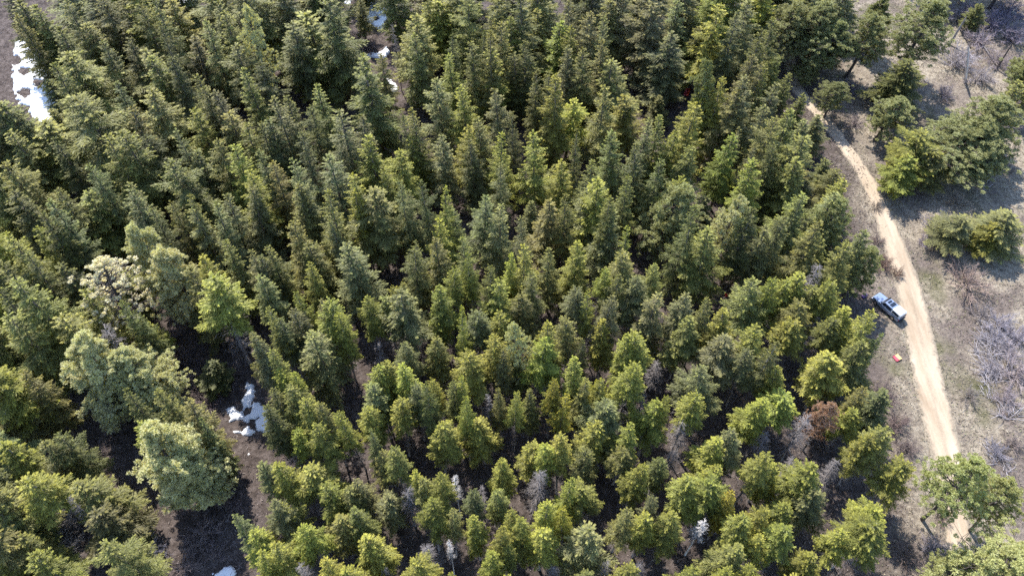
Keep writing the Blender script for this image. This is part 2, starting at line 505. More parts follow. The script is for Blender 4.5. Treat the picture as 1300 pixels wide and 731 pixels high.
# ------------------------------------------------------------------ the trees, as they stand in the photo
# per crop of 325 px: tip x, tip y, crown width (in thirds of a photo pixel), look
CROPS = [
 ((0, 0), "95,0,150,f 20,-30,110,d 75,60,80,f 150,20,110,f 240,5,80,b 230,100,120,f 310,95,130,f 270,195,170,f 190,260,110,f 395,0,110,f 470,5,110,b 400,160,90,b 520,15,90,f 580,90,80,d 650,10,130,f 600,-10,90,d 520,195,150,f 470,150,100,d 575,215,130,f 430,315,90,b 570,360,150,f 300,375,200,f 660,225,90,b 735,150,110,b 790,90,90,b 800,0,120,d 860,50,100,f 920,30,90,p 900,170,110,b 945,0,60,b 960,270,110,f 740,290,100,f 780,340,100,f 840,345,110,b 515,430,120,f 480,500,150,f 420,530,120,f 560,530,120,d 640,600,130,f 690,480,80,b 740,420,110,y 760,580,120,d 820,540,100,f 860,430,130,f 930,480,110,y 900,560,120,y 940,640,110,y 700,650,120,d 20,390,170,b 140,480,190,f 50,500,110,f 20,610,120,f 220,520,100,d 330,610,90,b 480,700,100,b"),
 ((325, 0), "40,10,120,f 130,85,130,b 200,45,200,f 280,0,150,d 10,260,110,d 390,-10,60,f,9 240,310,110,f 140,370,100,d 195,400,80,d 75,375,120,g 60,450,130,b 180,510,90,b 310,415,150,w 390,200,100,b 480,215,80,f 430,245,170,f 395,460,120,b 570,50,150,f 610,110,110,f 520,90,50,G 560,415,60,b 620,405,110,f 685,290,130,w 760,205,90,y 790,320,110,y 740,135,80,d 825,155,100,f 700,0,170,y 650,-20,90,y 800,-10,120,f 835,120,60,d 900,0,100,f 880,130,90,f 915,190,130,y 945,100,100,f 940,345,110,g 930,510,100,y 860,440,110,f 790,470,110,y 700,510,110,b 600,520,110,y 555,580,110,y 440,530,140,y 490,640,90,y 395,680,110,y 540,690,70,b 270,590,150,w 150,610,100,w 180,680,100,b 70,630,100,f 15,470,90,d 15,560,100,d 910,610,90,g 830,540,110,f 640,690,80,d"),
 ((650, 0), "15,80,90,y 50,165,90,f 120,45,100,f 170,85,140,y 235,120,90,y 290,55,110,b 340,50,80,b 395,0,120,f 60,-10,140,d 240,10,100,d 530,0,140,b 605,120,150,b 640,0,110,b 700,100,110,f 760,5,130,y 770,215,100,q1 860,60,100,b 920,0,110,b 960,115,90,f 905,200,100,b 965,250,90,b 365,165,100,f 390,235,150,f 225,180,100,b 285,180,110,f 185,300,120,y 140,265,90,f 30,200,100,f 95,270,80,f 220,365,110,y 90,500,120,y 185,595,110,y 245,510,80,f 350,335,120,f 440,365,140,y 400,520,110,d 510,450,100,b 560,440,90,f 590,490,110,y 490,545,110,d 700,385,130,y 740,320,100,y 800,310,90,y 680,545,110,f 560,610,100,d 840,510,110,y 870,480,70,b 860,350,110,f 910,300,110,b 955,400,110,b 940,610,120,y 930,545,60,b 290,620,90,f 330,680,140,y 450,670,90,f 620,670,100,y 10,450,60,d"),
 ((975, 0), "20,80,100,f 90,20,130,q,13 200,-5,140,q,14 260,90,130,q,12 400,40,130,q,13.5 620,5,165,q,16 440,0,85,q,11 540,225,150,d,10.5 490,365,115,q1,9.25 170,225,80,q,8 270,305,90,q,9.5 75,420,120,f 0,450,100,f 30,330,110,b 100,505,150,f 40,550,90,f 125,620,150,f 350,625,110,q,8 290,685,90,y 600,505,130,y,9 540,610,110,y,7.5 650,570,120,d,7.5 800,470,180,q,10 930,400,170,q,12.5 810,15,60,d 955,310,100,f 10,240,50,y"),
 ((0, 244), "60,0,130,d 190,20,120,b 250,0,100,d 340,5,150,f 470,-10,120,b 560,60,90,d 150,95,110,f 105,140,90,y 180,150,110,d 20,140,120,f 40,260,130,d 505,95,130,p6,18 600,195,150,p6,17.5 640,20,80,f 700,20,90,f 740,60,100,w 800,60,110,b 850,20,110,w 930,0,120,b 700,300,120,f 755,250,100,y 800,345,190,y 860,200,100,f 955,225,100,w 380,300,180,t 100,330,160,f 290,380,130,f 250,470,170,f 15,450,150,f 530,485,150,y 235,580,175,p6,18 400,605,130,p5,14.5 500,605,140,p5,15 60,690,110,f 960,550,80,f 790,655,100,d,5.5 210,290,120,d 0,360,120,d 390,520,130,G 100,240,100,d 480,430,90,d"),
 ((325, 244), "20,230,100,b 65,200,110,f 150,110,110,f 200,180,120,f 190,255,90,y 270,0,110,f 160,0,120,f 305,110,90,b 340,185,150,b 370,-10,90,y 440,0,180,f 565,5,100,w 700,0,90,y 740,50,100,g 680,110,100,y 605,190,70,g 590,225,100,f 690,170,120,f 775,180,100,f 850,5,130,w 930,60,120,w 810,255,50,y 720,295,100,y 960,240,80,y 885,325,80,f 925,345,140,y 920,450,110,y 835,465,140,b 690,370,120,y 570,390,180,b 515,340,70,y 560,330,80,f 500,425,110,f 430,395,100,y 770,425,60,y 560,560,90,b 670,565,100,f 240,435,130,y 160,375,80,y 240,385,80,b 130,430,120,b 40,435,80,f 80,465,110,b 300,460,90,y 195,515,170,w 20,545,110,b 80,600,90,f 75,690,90,y 140,690,80,y 450,670,120,y 510,655,110,y 590,670,120,y 680,700,70,y 760,690,80,y 900,555,110,y 850,600,130,y 950,610,80,b 0,320,110,b"),
 ((650, 244), "125,10,150,f 40,90,90,b 210,20,80,f 300,0,130,b 370,20,100,f 360,85,130,w 255,185,110,y 150,210,100,f 455,130,80,y 595,-20,180,q4 850,10,110,p 700,60,100,d 760,150,150,f 840,225,60,y,7 40,215,110,y 75,300,110,f 60,385,120,f 440,240,120,f 350,270,80,y 385,305,100,f 465,305,130,b 530,280,90,f 240,360,110,b 310,370,70,y 355,395,100,b 545,400,150,w 660,400,120,b 740,410,80,f 830,450,120,y 25,485,90,p 140,490,120,y 220,470,110,f 360,490,100,y 670,480,130,f 270,570,70,d 500,540,140,y 450,565,110,y 270,630,110,y 90,575,130,y 25,605,100,f 150,710,50,Y 310,700,80,Y 440,660,130,y 720,650,150,b 820,550,150,b 930,340,150,f 930,510,130,y 910,600,100,b 960,120,100,b 900,60,90,d"),
 ((975, 244), "100,0,110,f 50,95,110,d 250,10,120,b 290,50,130,q 200,140,130,f 130,30,80,b 380,130,90,b 300,180,120,f 390,225,120,q,12 195,265,100,G 130,300,140,y 60,330,110,y 15,345,100,y 260,340,110,y 180,370,110,f 330,440,130,y 400,455,110,y 120,425,130,f 95,485,140,y 240,490,110,f 260,620,160,y 370,590,150,f 425,540,60,b 60,660,100,y 20,580,100,d 740,90,120,w,6.5 930,70,150,w,7.5 870,120,100,y,6"),
 ((0, 488), "600,20,110,f 680,65,130,f 530,130,110,y 745,130,70,b 575,200,205,P6,18 700,235,110,p5,14 800,250,150,f 890,500,90,b 945,560,110,y 110,340,160,y 290,355,170,f 60,605,120,f 140,665,150,y 410,600,130,f 350,480,160,b 20,230,140,y 130,240,130,d 0,470,110,d 250,430,70,G 220,200,100,d 760,180,100,d 480,20,100,d"),
 ((325, 488), "70,15,100,f 140,0,110,f 190,50,120,y 260,90,100,f 60,110,110,d 340,100,80,y 430,80,110,y 460,0,120,b 540,85,110,y 435,180,60,g 600,0,100,b 650,30,80,f 740,20,90,f 790,50,60,y 690,145,130,y 860,140,130,y 930,10,70,f 880,30,90,G 945,280,100,y 240,170,110,y 150,195,90,y 70,270,120,y 20,310,90,b 220,330,150,y 280,395,120,y 335,400,120,f 400,370,90,b 450,260,90,f 520,255,100,f 500,415,120,b 590,320,80,y 640,350,90,f 690,340,90,y 760,350,90,W 665,470,110,y 820,430,90,b 840,520,90,y 740,500,70,f 920,410,90,f 970,490,60,y 920,550,80,y 880,640,100,y 950,630,90,y 440,580,130,y 60,480,100,b 130,450,100,y 170,520,110,y 60,600,130,y 15,560,80,y 300,500,130,f 385,500,110,f 260,680,90,y 350,690,120,y 620,670,120,y 730,590,70,W 750,715,50,y 170,680,100,G 20,650,110,y 570,400,110,G 640,610,110,G"),
 ((650, 488), "190,50,80,Y 65,40,80,f 10,40,60,y 150,-5,50,y 330,5,80,y 260,0,90,f 370,60,150,b 330,160,140,y 440,160,100,y 540,70,140,y 590,35,50,y 700,60,120,y 130,190,110,y 70,220,110,y 190,230,110,y 270,260,110,f 420,230,120,f 480,310,110,y 570,270,90,d 220,360,90,y 290,390,120,y 140,455,100,y 205,485,70,Y 20,490,90,y 30,560,100,y 115,555,130,y 290,560,170,w 430,470,100,f 510,510,110,y 440,690,120,y 545,420,70,b 790,190,130,y 740,310,120,y 680,375,130,y 785,375,150,y 840,420,80,Y 620,500,110,y 730,510,120,W 890,530,120,y 830,620,140,f 950,40,120,y 890,170,110,b 950,280,110,y 950,470,80,y 960,580,80,y 910,700,90,y 700,715,110,y 820,710,90,y 650,130,110,G 100,330,120,G"),
 ((975, 488), "50,35,150,y 20,290,110,y 160,295,150,y 60,430,110,y 210,410,130,b 60,555,130,y 180,650,120,y 390,545,180,y 300,585,90,y 330,90,100,y 450,40,140,b 450,170,120,f 400,215,110,y 520,330,130,y 440,440,110,y 260,60,110,r 360,15,100,f 150,130,130,G 835,290,150,o2,16 935,640,210,o,13 970,400,120,o,12 770,690,110,o,8"),
]
COLORS = {'f': (0.134, 0.141, 0.056), 'd': (0.094, 0.103, 0.046), 'y': (0.170, 0.180, 0.052), 'b': (0.128, 0.138, 0.072),
          'w': (0.138, 0.146, 0.074), 'p': (0.46, 0.46, 0.27), 'P': (0.46, 0.455, 0.25), 'q': (0.23, 0.24, 0.11), 'o': (0.31, 0.32, 0.14), 't': (0.62, 0.58, 0.46),
          'g': (0.118, 0.128, 0.060), 'Y': (0.20, 0.20, 0.04), 'r': (0.36, 0.235, 0.185)}
TREES = []


def height_for(u, v):
    h = float(np.interp(v, [-120, 0, 250, 420, 560, 731], [17.5, 17, 15.5, 14, 12.8, 11.8]))
    if u < 330 and v > 250:
        h = h * 1.1
    if u > 1000:
        h *= 0.92
    return h


def add_tree(u, v, wpx, look, listed=True, H=None):
    fixed = H is not None
    H = H or height_for(u, v)
    if look in 'pPqto' and not fixed:
        H *= 1.1
    if look in 'GW':
        H *= 0.93
    if look == 'd' and u > 1200 and v < 50:
        H *= 0.35
    H *= 1 + (0 if fixed else RS.normal() * 0.085)
    x, y = gp(u, v, H * 0.985)
    dist = math.sqrt(x * x + y * y + (CAM_H - H * 0.7) ** 2)
    r = wpx / 2 * dist / FPX * 1.04
    r = min(max(r, 1.0), 5.5)
    if look == 'r':
        r *= 0.7
    TREES.append(dict(u=u, v=v, w=wpx, look=look, H=H, x=x, y=y, r=r, listed=listed))


for (ox, oy), txt in CROPS:
    for tok in txt.split():
        a, b, w, k, *hh = tok.split(',')
        var = int(k[1]) if len(k) > 1 else None
        k = k[0]
        add_tree(ox + float(a) / 3.0, oy + float(b) / 3.0, float(w) / 3.0, k, H=float(hh[0]) if hh else None)
        TREES[-1]['var'] = var
for q in range(16):      # slim dead poles in the crowded lower wood
    for _ in range(60):
        u, v = RS.uniform(400, 1090), RS.uniform(380, 728)
        x, y = gp(u, v, 8.0)
        if all((x - t['x']) ** 2 + (y - t['y']) ** 2 > 2.3 ** 2 for t in TREES):
            add_tree(u, v, 30, 'G', H=RS.uniform(7.5, 10))
            break
for u, v in ((1222, -88), (1262, -84), (1300, -70), (1345, 60)):
    add_tree(u, v, 44, 'q', H=13)
    TREES[-1]['listed'] = False
# rows whose tips stand just past the top and the left edge: their crowns reach into the picture and throw its shadows
u = -30.0
while u < 1090:
    for row in (-24, -60):
        if u < 20:
            continue
        if row == -24 and (432 < u < 500 or 205 < u < 250):
            continue
        add_tree(u + RS.normal() * 9 + (row % 3) * 8, row + RS.normal() * 6, 42 + RS.rand() * 14, RS.choice(list('ffdby')), False)
    u += 48
for v in range(130, 760, 46):
    for q in (-22, -62):
        add_tree(q + RS.normal() * 6, v + RS.normal() * 8, 44 + RS.rand() * 12, RS.choice(list('ffdby')), False)
for u in range(330, 1130, 46):
    add_tree(u + RS.normal() * 7, 752 + RS.normal() * 7, 40, RS.choice(list('fyy')), False)

SEEN = [(923.5, 375), (921, 376), (872, 119), (316, 527), (303, 524), (335, 530), (310, 545), (322, 495), (1008, 98), (1010, 108), (1018, 122), (1027, 136), (1034, 143), (1074, 188), (1082, 202), (1092, 222),
        (1102, 240), (1120, 280), (1137, 320), (1150, 360), (1162, 400), (1170, 440), (1190, 540), (1200, 585), (1212, 665), (1216, 685), (1128, 390), (1118, 380), (1138, 400), (1138, 455), (1096, 378),
        (290, 600), (260, 500), (225, 440), (280, 640), (40, 100), (35, 140), (1225, 352), (1228, 80), (468, 15), (474, 25)]
RAYS = []
for su, sv in SEEN:
    gx, gy = gp(su, sv)
    P = np.array([gx, gy, terr(gx, gy)])
    D = np.array([0, 0, CAM_H]) - P
    RAYS.append((P, D / D[2]))
ZS = np.arange(0.5, 20, 0.5)


def blocks(t):
    bf = 0.3 if t['look'] in 'pPqto' else (0.38 if t['v'] > 320 else 0.14)
    H, r = t['H'], t['r'] * 1.12
    z = ZS[(ZS > bf * H) & (ZS < H)]
    rad = r * (1 - (z - bf * H) / (H * (1 - bf))) ** 0.75
    g0 = terr(t['x'], t['y'])
    for P, D in RAYS:
        if abs(P[0] - t['x']) > 22 or abs(P[1] - t['y']) > 26:
            continue
        pts = P + D * (z + g0 - P[2])[:, None]
        if (np.hypot(pts[:, 0] - t['x'], pts[:, 1] - t['y']) < rad).any():
            return True
    return False


for t in list(TREES):
    for it in range(5):
        if t['look'] in 'pPto' or not blocks(t):
            break
        if it < 4:
            t['H'] *= 0.84
            t['r'] *= 0.93
            t['x'], t['y'] = gp(t['u'], t['v'], t['H'] * 0.985)
        elif t['look'] not in 'pPto':
            TREES.remove(t)

# lower firs in the openings that are left, none where the photo shows bare ground
for q in range(900):
    gu, gv = (RS.uniform(0, 1085), RS.uniform(30, 725)) if q % 3 else (RS.uniform(930, 1075), RS.uniform(110, 290))
    lim = np.interp(gv, [30, 110, 160, 230, 300, 400, 520, 725], [955, 975, 1003, 1035, 1075, 1060, 1100, 1100])
    if gu > lim or (190 < gu < 345 and gv > 400) or (gu < 80 and gv < 190) or (430 < gu < 505 and gv < 110):
        continue
    x, y = gp(gu, gv)
    if any((x - t['x']) ** 2 + (y - t['y']) ** 2 < (3.3 if gu > 930 else 3.9) ** 2 for t in TREES):
        continue
    H = RS.uniform(8, 11) if gu > 930 else RS.uniform(5.5, 9)
    u, v = proj(x, y, terr(x, y) + H)
    t = dict(u=u, v=v, w=36, look=str(RS.choice(list('ffdb'))), H=H, x=x, y=y, r=RS.uniform(1.5, 2.3), listed=True)
    if not blocks(t) and v > 5:
        TREES.append(t)

COLOR_WORD = {'f': 'olive green', 'd': 'dark green', 'y': 'bright yellow-green', 'b': 'dull grey-green', 'w': 'open-branched sage', 'p': 'pale green',
              'P': 'pale yellow', 'q': 'long-limbed green', 'o': 'light olive', 't': 'thin whitish', 'g': 'grey-topped green', 'Y': 'vivid yellow', 'r': 'rust-red',
              'G': 'bare grey', 'W': 'bleached white'}
LANDMARKS = [((1129, 388), 'white pickup'), ((1138, 455), 'pink and yellow cloth'), ((36, 105), 'long snow patch with dark holes'),
             ((316, 527), 'snow patch in the gully'), ((468, 20), 'snow at the top edge'), ((203, 620), 'large pale yellow pine'),
             ((105, 500), 'big pale pines'), ((140, 370), 'thin whitish pine'), ((205, 320), 'tall pale leaning pines'), ((850, 265), 'tallest pale pine'),
             ((923, 374), 'small orange cloth'), ((872, 118), 'red cloth among firs'), ((1055, 515), 'rust-red dying pine'), ((885, 690), 'white leaning snag'),
             ((713, 515), 'lone yellow treetop'), ((578, 610), 'star-shaped white snag'), ((566, 690), 'pair of pale dead stems'), ((635, 120), 'grey-topped fir'),
             ((470, 570), 'little grey-tipped fir'), ((1140, 150), 'small pine beside the road'), ((890, 80), 'pale pine near the red cloth'),
             ((1225, 350), 'rounded pinkish bush'), ((1228, 90), 'white standing snag'), ((460, 420), 'dark gap in the middle forest'),
             ((1190, 560), 'narrow end of the road'), ((760, 420), 'whorled fir at mid forest'), ((300, 60), 'tall paired firs'), ((250, 250), 'dark left-hand stand'),
             ((40, 700), 'corner by the fallen log'), ((1010, 200), 'upper bend of the road')]
LANDMARKS = [(p, n) for p, n in LANDMARKS if n not in ('tall paired firs', 'dark left-hand stand', 'dark gap in the middle forest', 'whorled fir at mid forest')]
ORD = ['nearest', 'second nearest', 'third nearest', 'fourth nearest', 'fifth nearest', 'sixth nearest', 'seventh nearest', 'eighth nearest', 'ninth nearest',
       'tenth nearest', 'eleventh nearest', 'twelfth nearest', 'thirteenth nearest', 'fourteenth nearest', 'fifteenth nearest', 'sixteenth nearest'] + ['%dth nearest' % i for i in range(17, 60)]


def spec(t):
    k = t['look']
    if k in 'pPqtro':
        return 'pine_tree', 'pine'
    if k in 'GW':
        return 'dead_tree', 'dead tree'
    if t['v'] > 320 and (k in 'yY' or (k in 'fbdgw' and 300 < t['u'] < 1150)):
        return 'young_fir', 'young fir'
    return 'fir_tree', 'fir'


def make_labels():
    buckets = {}
    cut = {}
    for t in TREES:
        if not t['listed']:
            e = 'right' if t['u'] > 1300 else ('top' if t['v'] < 0 else ('left' if t['u'] < 0 else 'bottom'))
            cut.setdefault((e, spec(t)[1], t['look']), []).append(t)
    for (e, noun, k), ls in cut.items():
        ls.sort(key=lambda q: q['v'] if e in ('left', 'right') else q['u'])
        for j, t in enumerate(ls):
            if not t['u'] and not t['v']: continue
            o_ = ORD[j].replace(' nearest', '') if j else 'first'
            t['label'] = '%s %s cut by the %s edge, %s from the %s' % (COLOR_WORD[k], noun, e, o_, 'top' if e in ('left', 'right') else 'left')
    for t in TREES:
        if not t['listed']:
            continue
        name, noun = spec(t)
        size = 'slender' if t['w'] < 30 else ('broad' if t['w'] > 46 else '')
        if t['look'] in 'PrtgYW': size = ''
        look = (size + ' ' + COLOR_WORD[t['look']] + ' ' + noun).strip()
        d = [(math.hypot(t['u'] - p[0], (t['v'] - p[1])), i) for i, (p, n) in enumerate(LANDMARKS)]
        dist, i = min(d)
        p, n = LANDMARKS[i]
        dx, dy = t['u'] - p[0], t['v'] - p[1]
        if abs(dx) > abs(dy):
            rel = 'right of' if dx > 0 else 'left of'
        else:
            rel = 'below' if dy > 0 else 'above'
        buckets.setdefault((look, rel, n), []).append((dist, id(t), t))
    for (look, rel, n), ls in buckets.items():
        ls.sort(key=lambda q: q[0])
        for j, (_, _, t) in enumerate(ls):
            art = '' if n.startswith(('big', 'tall p')) and False else 'the '
            if len(ls) == 1:
                lab = '%s, the one %s %s%s' % (look, rel, art, n)
            else:
                lab = '%s, %s %s %s%s' % (look, ORD[j], rel, art, n)
            t['label'] = lab


make_labels()
GROUPS = {'fir_tree': 'firs standing in the dense forest', 'young_fir': 'young firs crowded in the lower forest', 'pine_tree': 'pines among and beside the firs', 'dead_tree': 'bare dead trees in the forest'}
for t in TREES:
    name, noun = spec(t)
    k = t['look']
    c = np.array(COLORS.get(k, (0.2, 0.2, 0.2)))
    c = c * (1 + RS.normal() * (0.05 if k in 'pPqtro' else 0.14)) * (1 + RS.normal(size=3) * (0.01 if k in 'pPqtro' else 0.035))
    sink = 0.0
    if name == 'dead_tree':
        pair = DEADS[2] if k == 'W' else DEADS[RS.choice([0, 1, 3])]
        tilt = (0, 0)
        o = plant(name, pair, t['x'], t['y'], t['H'], t['r'] * 1.1, (1, 1, 1), part2='dead_branches', tilt=tilt)
    elif name == 'pine_tree':
        pair = THIN_PINE[0] if k == 't' else PINES[RS.randint(len(PINES)) if t.get('var') is None else t['var']]
        o = plant(name, pair, t['x'], t['y'], t['H'], t['r'] * 1.22, c, tilt=(RS.normal() * 0.02, RS.normal() * 0.02))
    elif name == 'young_fir' and not k == 'w':
        o = plant(name, YOUNG[RS.randint(len(YOUNG))], t['x'], t['y'], t['H'], t['r'] * 1.1, c, tilt=(RS.normal() * 0.03, RS.normal() * 0.03))
    else:
        pair = SPARSE[RS.randint(len(SPARSE))] if k in 'wg' else FIRS[RS.randint(len(FIRS))]
        o = plant(name, pair, t['x'], t['y'], t['H'], t['r'] * (1.22 if t['v'] < 330 else 1.16), c, tilt=(RS.normal() * 0.028, RS.normal() * 0.028))
    setp(o, t['label'], {'fir_tree': 'fir tree', 'young_fir': 'young fir', 'pine_tree': 'pine tree', 'dead_tree': 'dead tree'}[name], GROUPS[name], 'thing')

# ------------------------------------------------------------------ road
ROAD = [  # photo row, left edge, right edge
    (-60, 985, 997), (20, 990, 1003), (60, 993, 1006), (98, 999, 1012), (118, 1008, 1022), (138, 1027, 1042), (160, 1046, 1061), (190, 1068, 1083), (212, 1084, 1099),
    (240, 1098, 1116), (280, 1113, 1134), (320, 1126, 1151), (360, 1139, 1166), (400, 1148, 1177), (440, 1155, 1186),
    (480, 1162, 1194), (520, 1171, 1205), (560, 1181, 1215), (600, 1190, 1221), (650, 1199, 1226), (700, 1205, 1231), (790, 1212, 1240), (900, 1220, 1250)]
cl = []
for v, a, b in ROAD:
    pa, pb = gp(a, v), gp(b, v)
    cl.append(((pa[0] + pb[0]) / 2, (pa[1] + pb[1]) / 2, (pb[0] - pa[0]) / 2))
cl = np.array(cl)
tt = np.linspace(0, len(cl) - 1, 260)


def smooth_interp(col):
    base = np.interp(tt, np.arange(len(cl)), cl[:, col])
    k = np.array([1, 4, 8, 12, 14, 12, 8, 4, 1.]); k /= k.sum()
    pad = np.pad(base, 4, mode='edge')
    return np.convolve(pad, k, 'valid')


rc = np.stack([smooth_interp(i) for i in range(3)], 1)


def road_dist(x, y):
    d = np.hypot(rc[:, 0] - x, rc[:, 1] - y)
    i = int(d.argmin())
    return d[i] - rc[i, 2], i


rv, rf, rt = [], [], []
nx = 11
for i in range(len(rc)):
    for j in range(nx):
        f = j / (nx - 1) * 2 - 1
        wob = (mnoise.noise(Vector((i * 0.25, f * 3, 5))) * 0.28) if abs(f) == 1 else 0
        x = rc[i, 0] + rc[i, 2] * f * 1.2 + wob
        y = rc[i, 1]
        rut = -0.05 * math.exp(-((abs(f) - 0.5) / 0.2) ** 2)
        z = terr(x, y) + 0.06 + rut + 0.02 * mnoise.noise(Vector((x * 1.5, y * 1.5, 0))) - (0.09 if abs(f) == 1 else 0)
        rv.append((x, y, z)); rt.append(abs(f))
for i in range(len(rc) - 1):
    for j in range(nx - 1):
        a = i * nx + j
        rf.append((a, a + nx, a + nx + 1, a + 1))
m, nt, out = new_mat('dirt')
L = nt.links.new
tc = N(nt, 'ShaderNodeTexCoord')
n1 = N(nt, 'ShaderNodeTexNoise', Scale=0.35, Detail=8.0, Roughness=0.65)
n2 = N(nt, 'ShaderNodeTexNoise', Scale=4.0, Detail=6.0, Roughness=0.7)
mp = N(nt, 'ShaderNodeMapping'); mp.inputs['Scale'].default_value = (1.6, 0.25, 1)
L(tc.outputs['Object'], mp.inputs['Vector']); L(mp.outputs[0], n1.inputs['Vector']); L(tc.outputs['Object'], n2.inputs['Vector'])
cr = N(nt, 'ShaderNodeValToRGB')
cr.color_ramp.elements[0].position = 0.3; cr.color_ramp.elements[0].color = (0.36, 0.27, 0.185, 1)
cr.color_ramp.elements[1].position = 0.66; cr.color_ramp.elements[1].color = (0.60, 0.49, 0.37, 1)
L(n1.outputs[0], cr.inputs[0])
mx = N(nt, 'ShaderNodeMix', data_type='RGBA', blend_type='MULTIPLY'); mx.inputs['Factor'].default_value = 0.35
L(cr.outputs[0], mx.inputs['A']); L(n2.outputs[0], mx.inputs['B'])
ed = N(nt, 'ShaderNodeAttribute', attribute_name='tip')
n3 = N(nt, 'ShaderNodeTexNoise', Scale=0.9, Detail=7.0, Roughness=0.7)
L(tc.outputs['Object'], n3.inputs['Vector'])
sm = N(nt, 'ShaderNodeMath', operation='MULTIPLY_ADD'); L(n3.outputs[0], sm.inputs[0]); sm.inputs[1].default_value = 1.1; L(ed.outputs['Fac'], sm.inputs[2])
er = N(nt, 'ShaderNodeMapRange'); er.inputs['From Min'].default_value = 1.22; er.inputs['From Max'].default_value = 1.5
L(sm.outputs[0], er.inputs['Value'])
verge = N(nt, 'ShaderNodeMix', data_type='RGBA'); L(er.outputs[0], verge.inputs['Factor']); L(mx.outputs['Result'], verge.inputs['A'])
vr = N(nt, 'ShaderNodeValToRGB')
vr.color_ramp.elements[0].position = 0.35; vr.color_ramp.elements[0].color = (0.13, 0.105, 0.08, 1)
vr.color_ramp.elements[1].position = 0.65; vr.color_ramp.elements[1].color = (0.34, 0.29, 0.22, 1)
L(n2.outputs[0], vr.inputs[0]); L(vr.outputs[0], verge.inputs['B'])
mid = N(nt, 'ShaderNodeMapRange'); mid.inputs['From Min'].default_value = 0.16; mid.inputs['From Max'].default_value = 0.0; mid.inputs['To Max'].default_value = 0.55
L(ed.outputs['Fac'], mid.inputs['Value'])
mm = N(nt, 'ShaderNodeMath', operation='MULTIPLY'); L(mid.outputs[0], mm.inputs[0]); L(n3.outputs[0], mm.inputs[1])
cen = N(nt, 'ShaderNodeMix', data_type='RGBA'); L(mm.outputs[0], cen.inputs['Factor']); L(verge.outputs['Result'], cen.inputs['A']); L(vr.outputs[0], cen.inputs['B'])
mx = cen
b = N(nt, 'ShaderNodeBsdfPrincipled', Roughness=0.95)
bp = N(nt, 'ShaderNodeBump', Strength=0.5, Distance=0.08)
L(n2.outputs[0], bp.inputs['Height']); L(bp.outputs[0], b.inputs['Normal'])
L(mx.outputs['Result'], b.inputs['Base Color']); L(b.outputs[0], out.inputs[0])
M_DIRT = m
o = link('dirt_road', mesh_from('dirt_road', rv, rf, M_DIRT, rt, smooth=True))
setp(o, 'pale dirt track curving down beside the forest edge', kind='structure')

# ------------------------------------------------------------------ ground
xs = np.concatenate([np.linspace(-2500, -150, 14), np.arange(-140, 141, 1.25), np.linspace(150, 2500, 14)])
ys = np.concatenate([np.linspace(-2500, -12, 14), np.arange(0, 211, 1.25), np.linspace(225, 3500, 14)])
edge_px = [(-80, 985), (0, 1010), (90, 1030), (140, 1050), (180, 1075), (230, 1085), (300, 1098), (360, 1085), (400, 1092), (450, 1110), (520, 1128), (580, 1128), (640, 1130), (731, 1130), (900, 1150)]
edge_w = np.array([gp(e, v) for v, e in edge_px])
edge_w = edge_w[np.argsort(edge_w[:, 1])]
GX, GY = np.meshgrid(xs, ys)
GZ = np.zeros_like(GX); CLR = np.zeros_like(GX)
for i in range(GX.shape[0]):
    for j in range(GX.shape[1]):
        x, y = GX[i, j], GY[i, j]
        z = terr(x, y)
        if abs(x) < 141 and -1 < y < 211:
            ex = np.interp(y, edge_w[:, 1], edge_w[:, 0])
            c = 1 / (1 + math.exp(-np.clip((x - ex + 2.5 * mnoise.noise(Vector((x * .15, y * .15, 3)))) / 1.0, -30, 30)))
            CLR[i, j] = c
            rd = 9
            if x > 40:
                rd, _ = road_dist(x, y)
            rough = min(1, max(0, rd / 1.5))
            z += rough * (0.16 * mnoise.noise(Vector((x * .45, y * .45, 0))) + 0.08 * mnoise.noise(Vector((x * 1.1, y * 1.1, 9)))) - 0.02
            if rd < 0.8:
                z -= 0.06 * min(1, (0.8 - rd))
        else:
            CLR[i, j] = 1.0 if x > 120 else 0.0
            z -= 0.3
        GZ[i, j] = z
nxg = len(xs); nyg = len(ys)
idx = np.arange(nxg * nyg).reshape(nyg, nxg)
F = np.stack([idx[:-1, :-1], idx[:-1, 1:], idx[1:, 1:], idx[1:, :-1]], -1).reshape(-1, 4)
m, nt, out = new_mat('forest_floor')
L = nt.links.new
tc = N(nt, 'ShaderNodeTexCoord')
at = N(nt, 'ShaderNodeAttribute', attribute_name='tip')


def noise_n(scale, det=6.0, rough=0.6, stretch=None, off=0.0):
    n = N(nt, 'ShaderNodeTexNoise', Scale=scale, Detail=det, Roughness=rough)
    mp = N(nt, 'ShaderNodeMapping')
    mp.inputs['Location'].default_value = (off, off * 2, 0)
    if stretch:
        mp.inputs['Scale'].default_value = stretch
    L(tc.outputs['Object'], mp.inputs['Vector']); L(mp.outputs[0], n.inputs['Vector'])
    return n


def ramp(src, stops):
    cr = N(nt, 'ShaderNodeValToRGB')
    e = cr.color_ramp.elements
    while len(e) < len(stops):
        e.new(0.5)
    for q, (p, c) in zip(e, stops):
        q.position = p; q.color = (*c, 1)
    L(src, cr.inputs[0])
    return cr


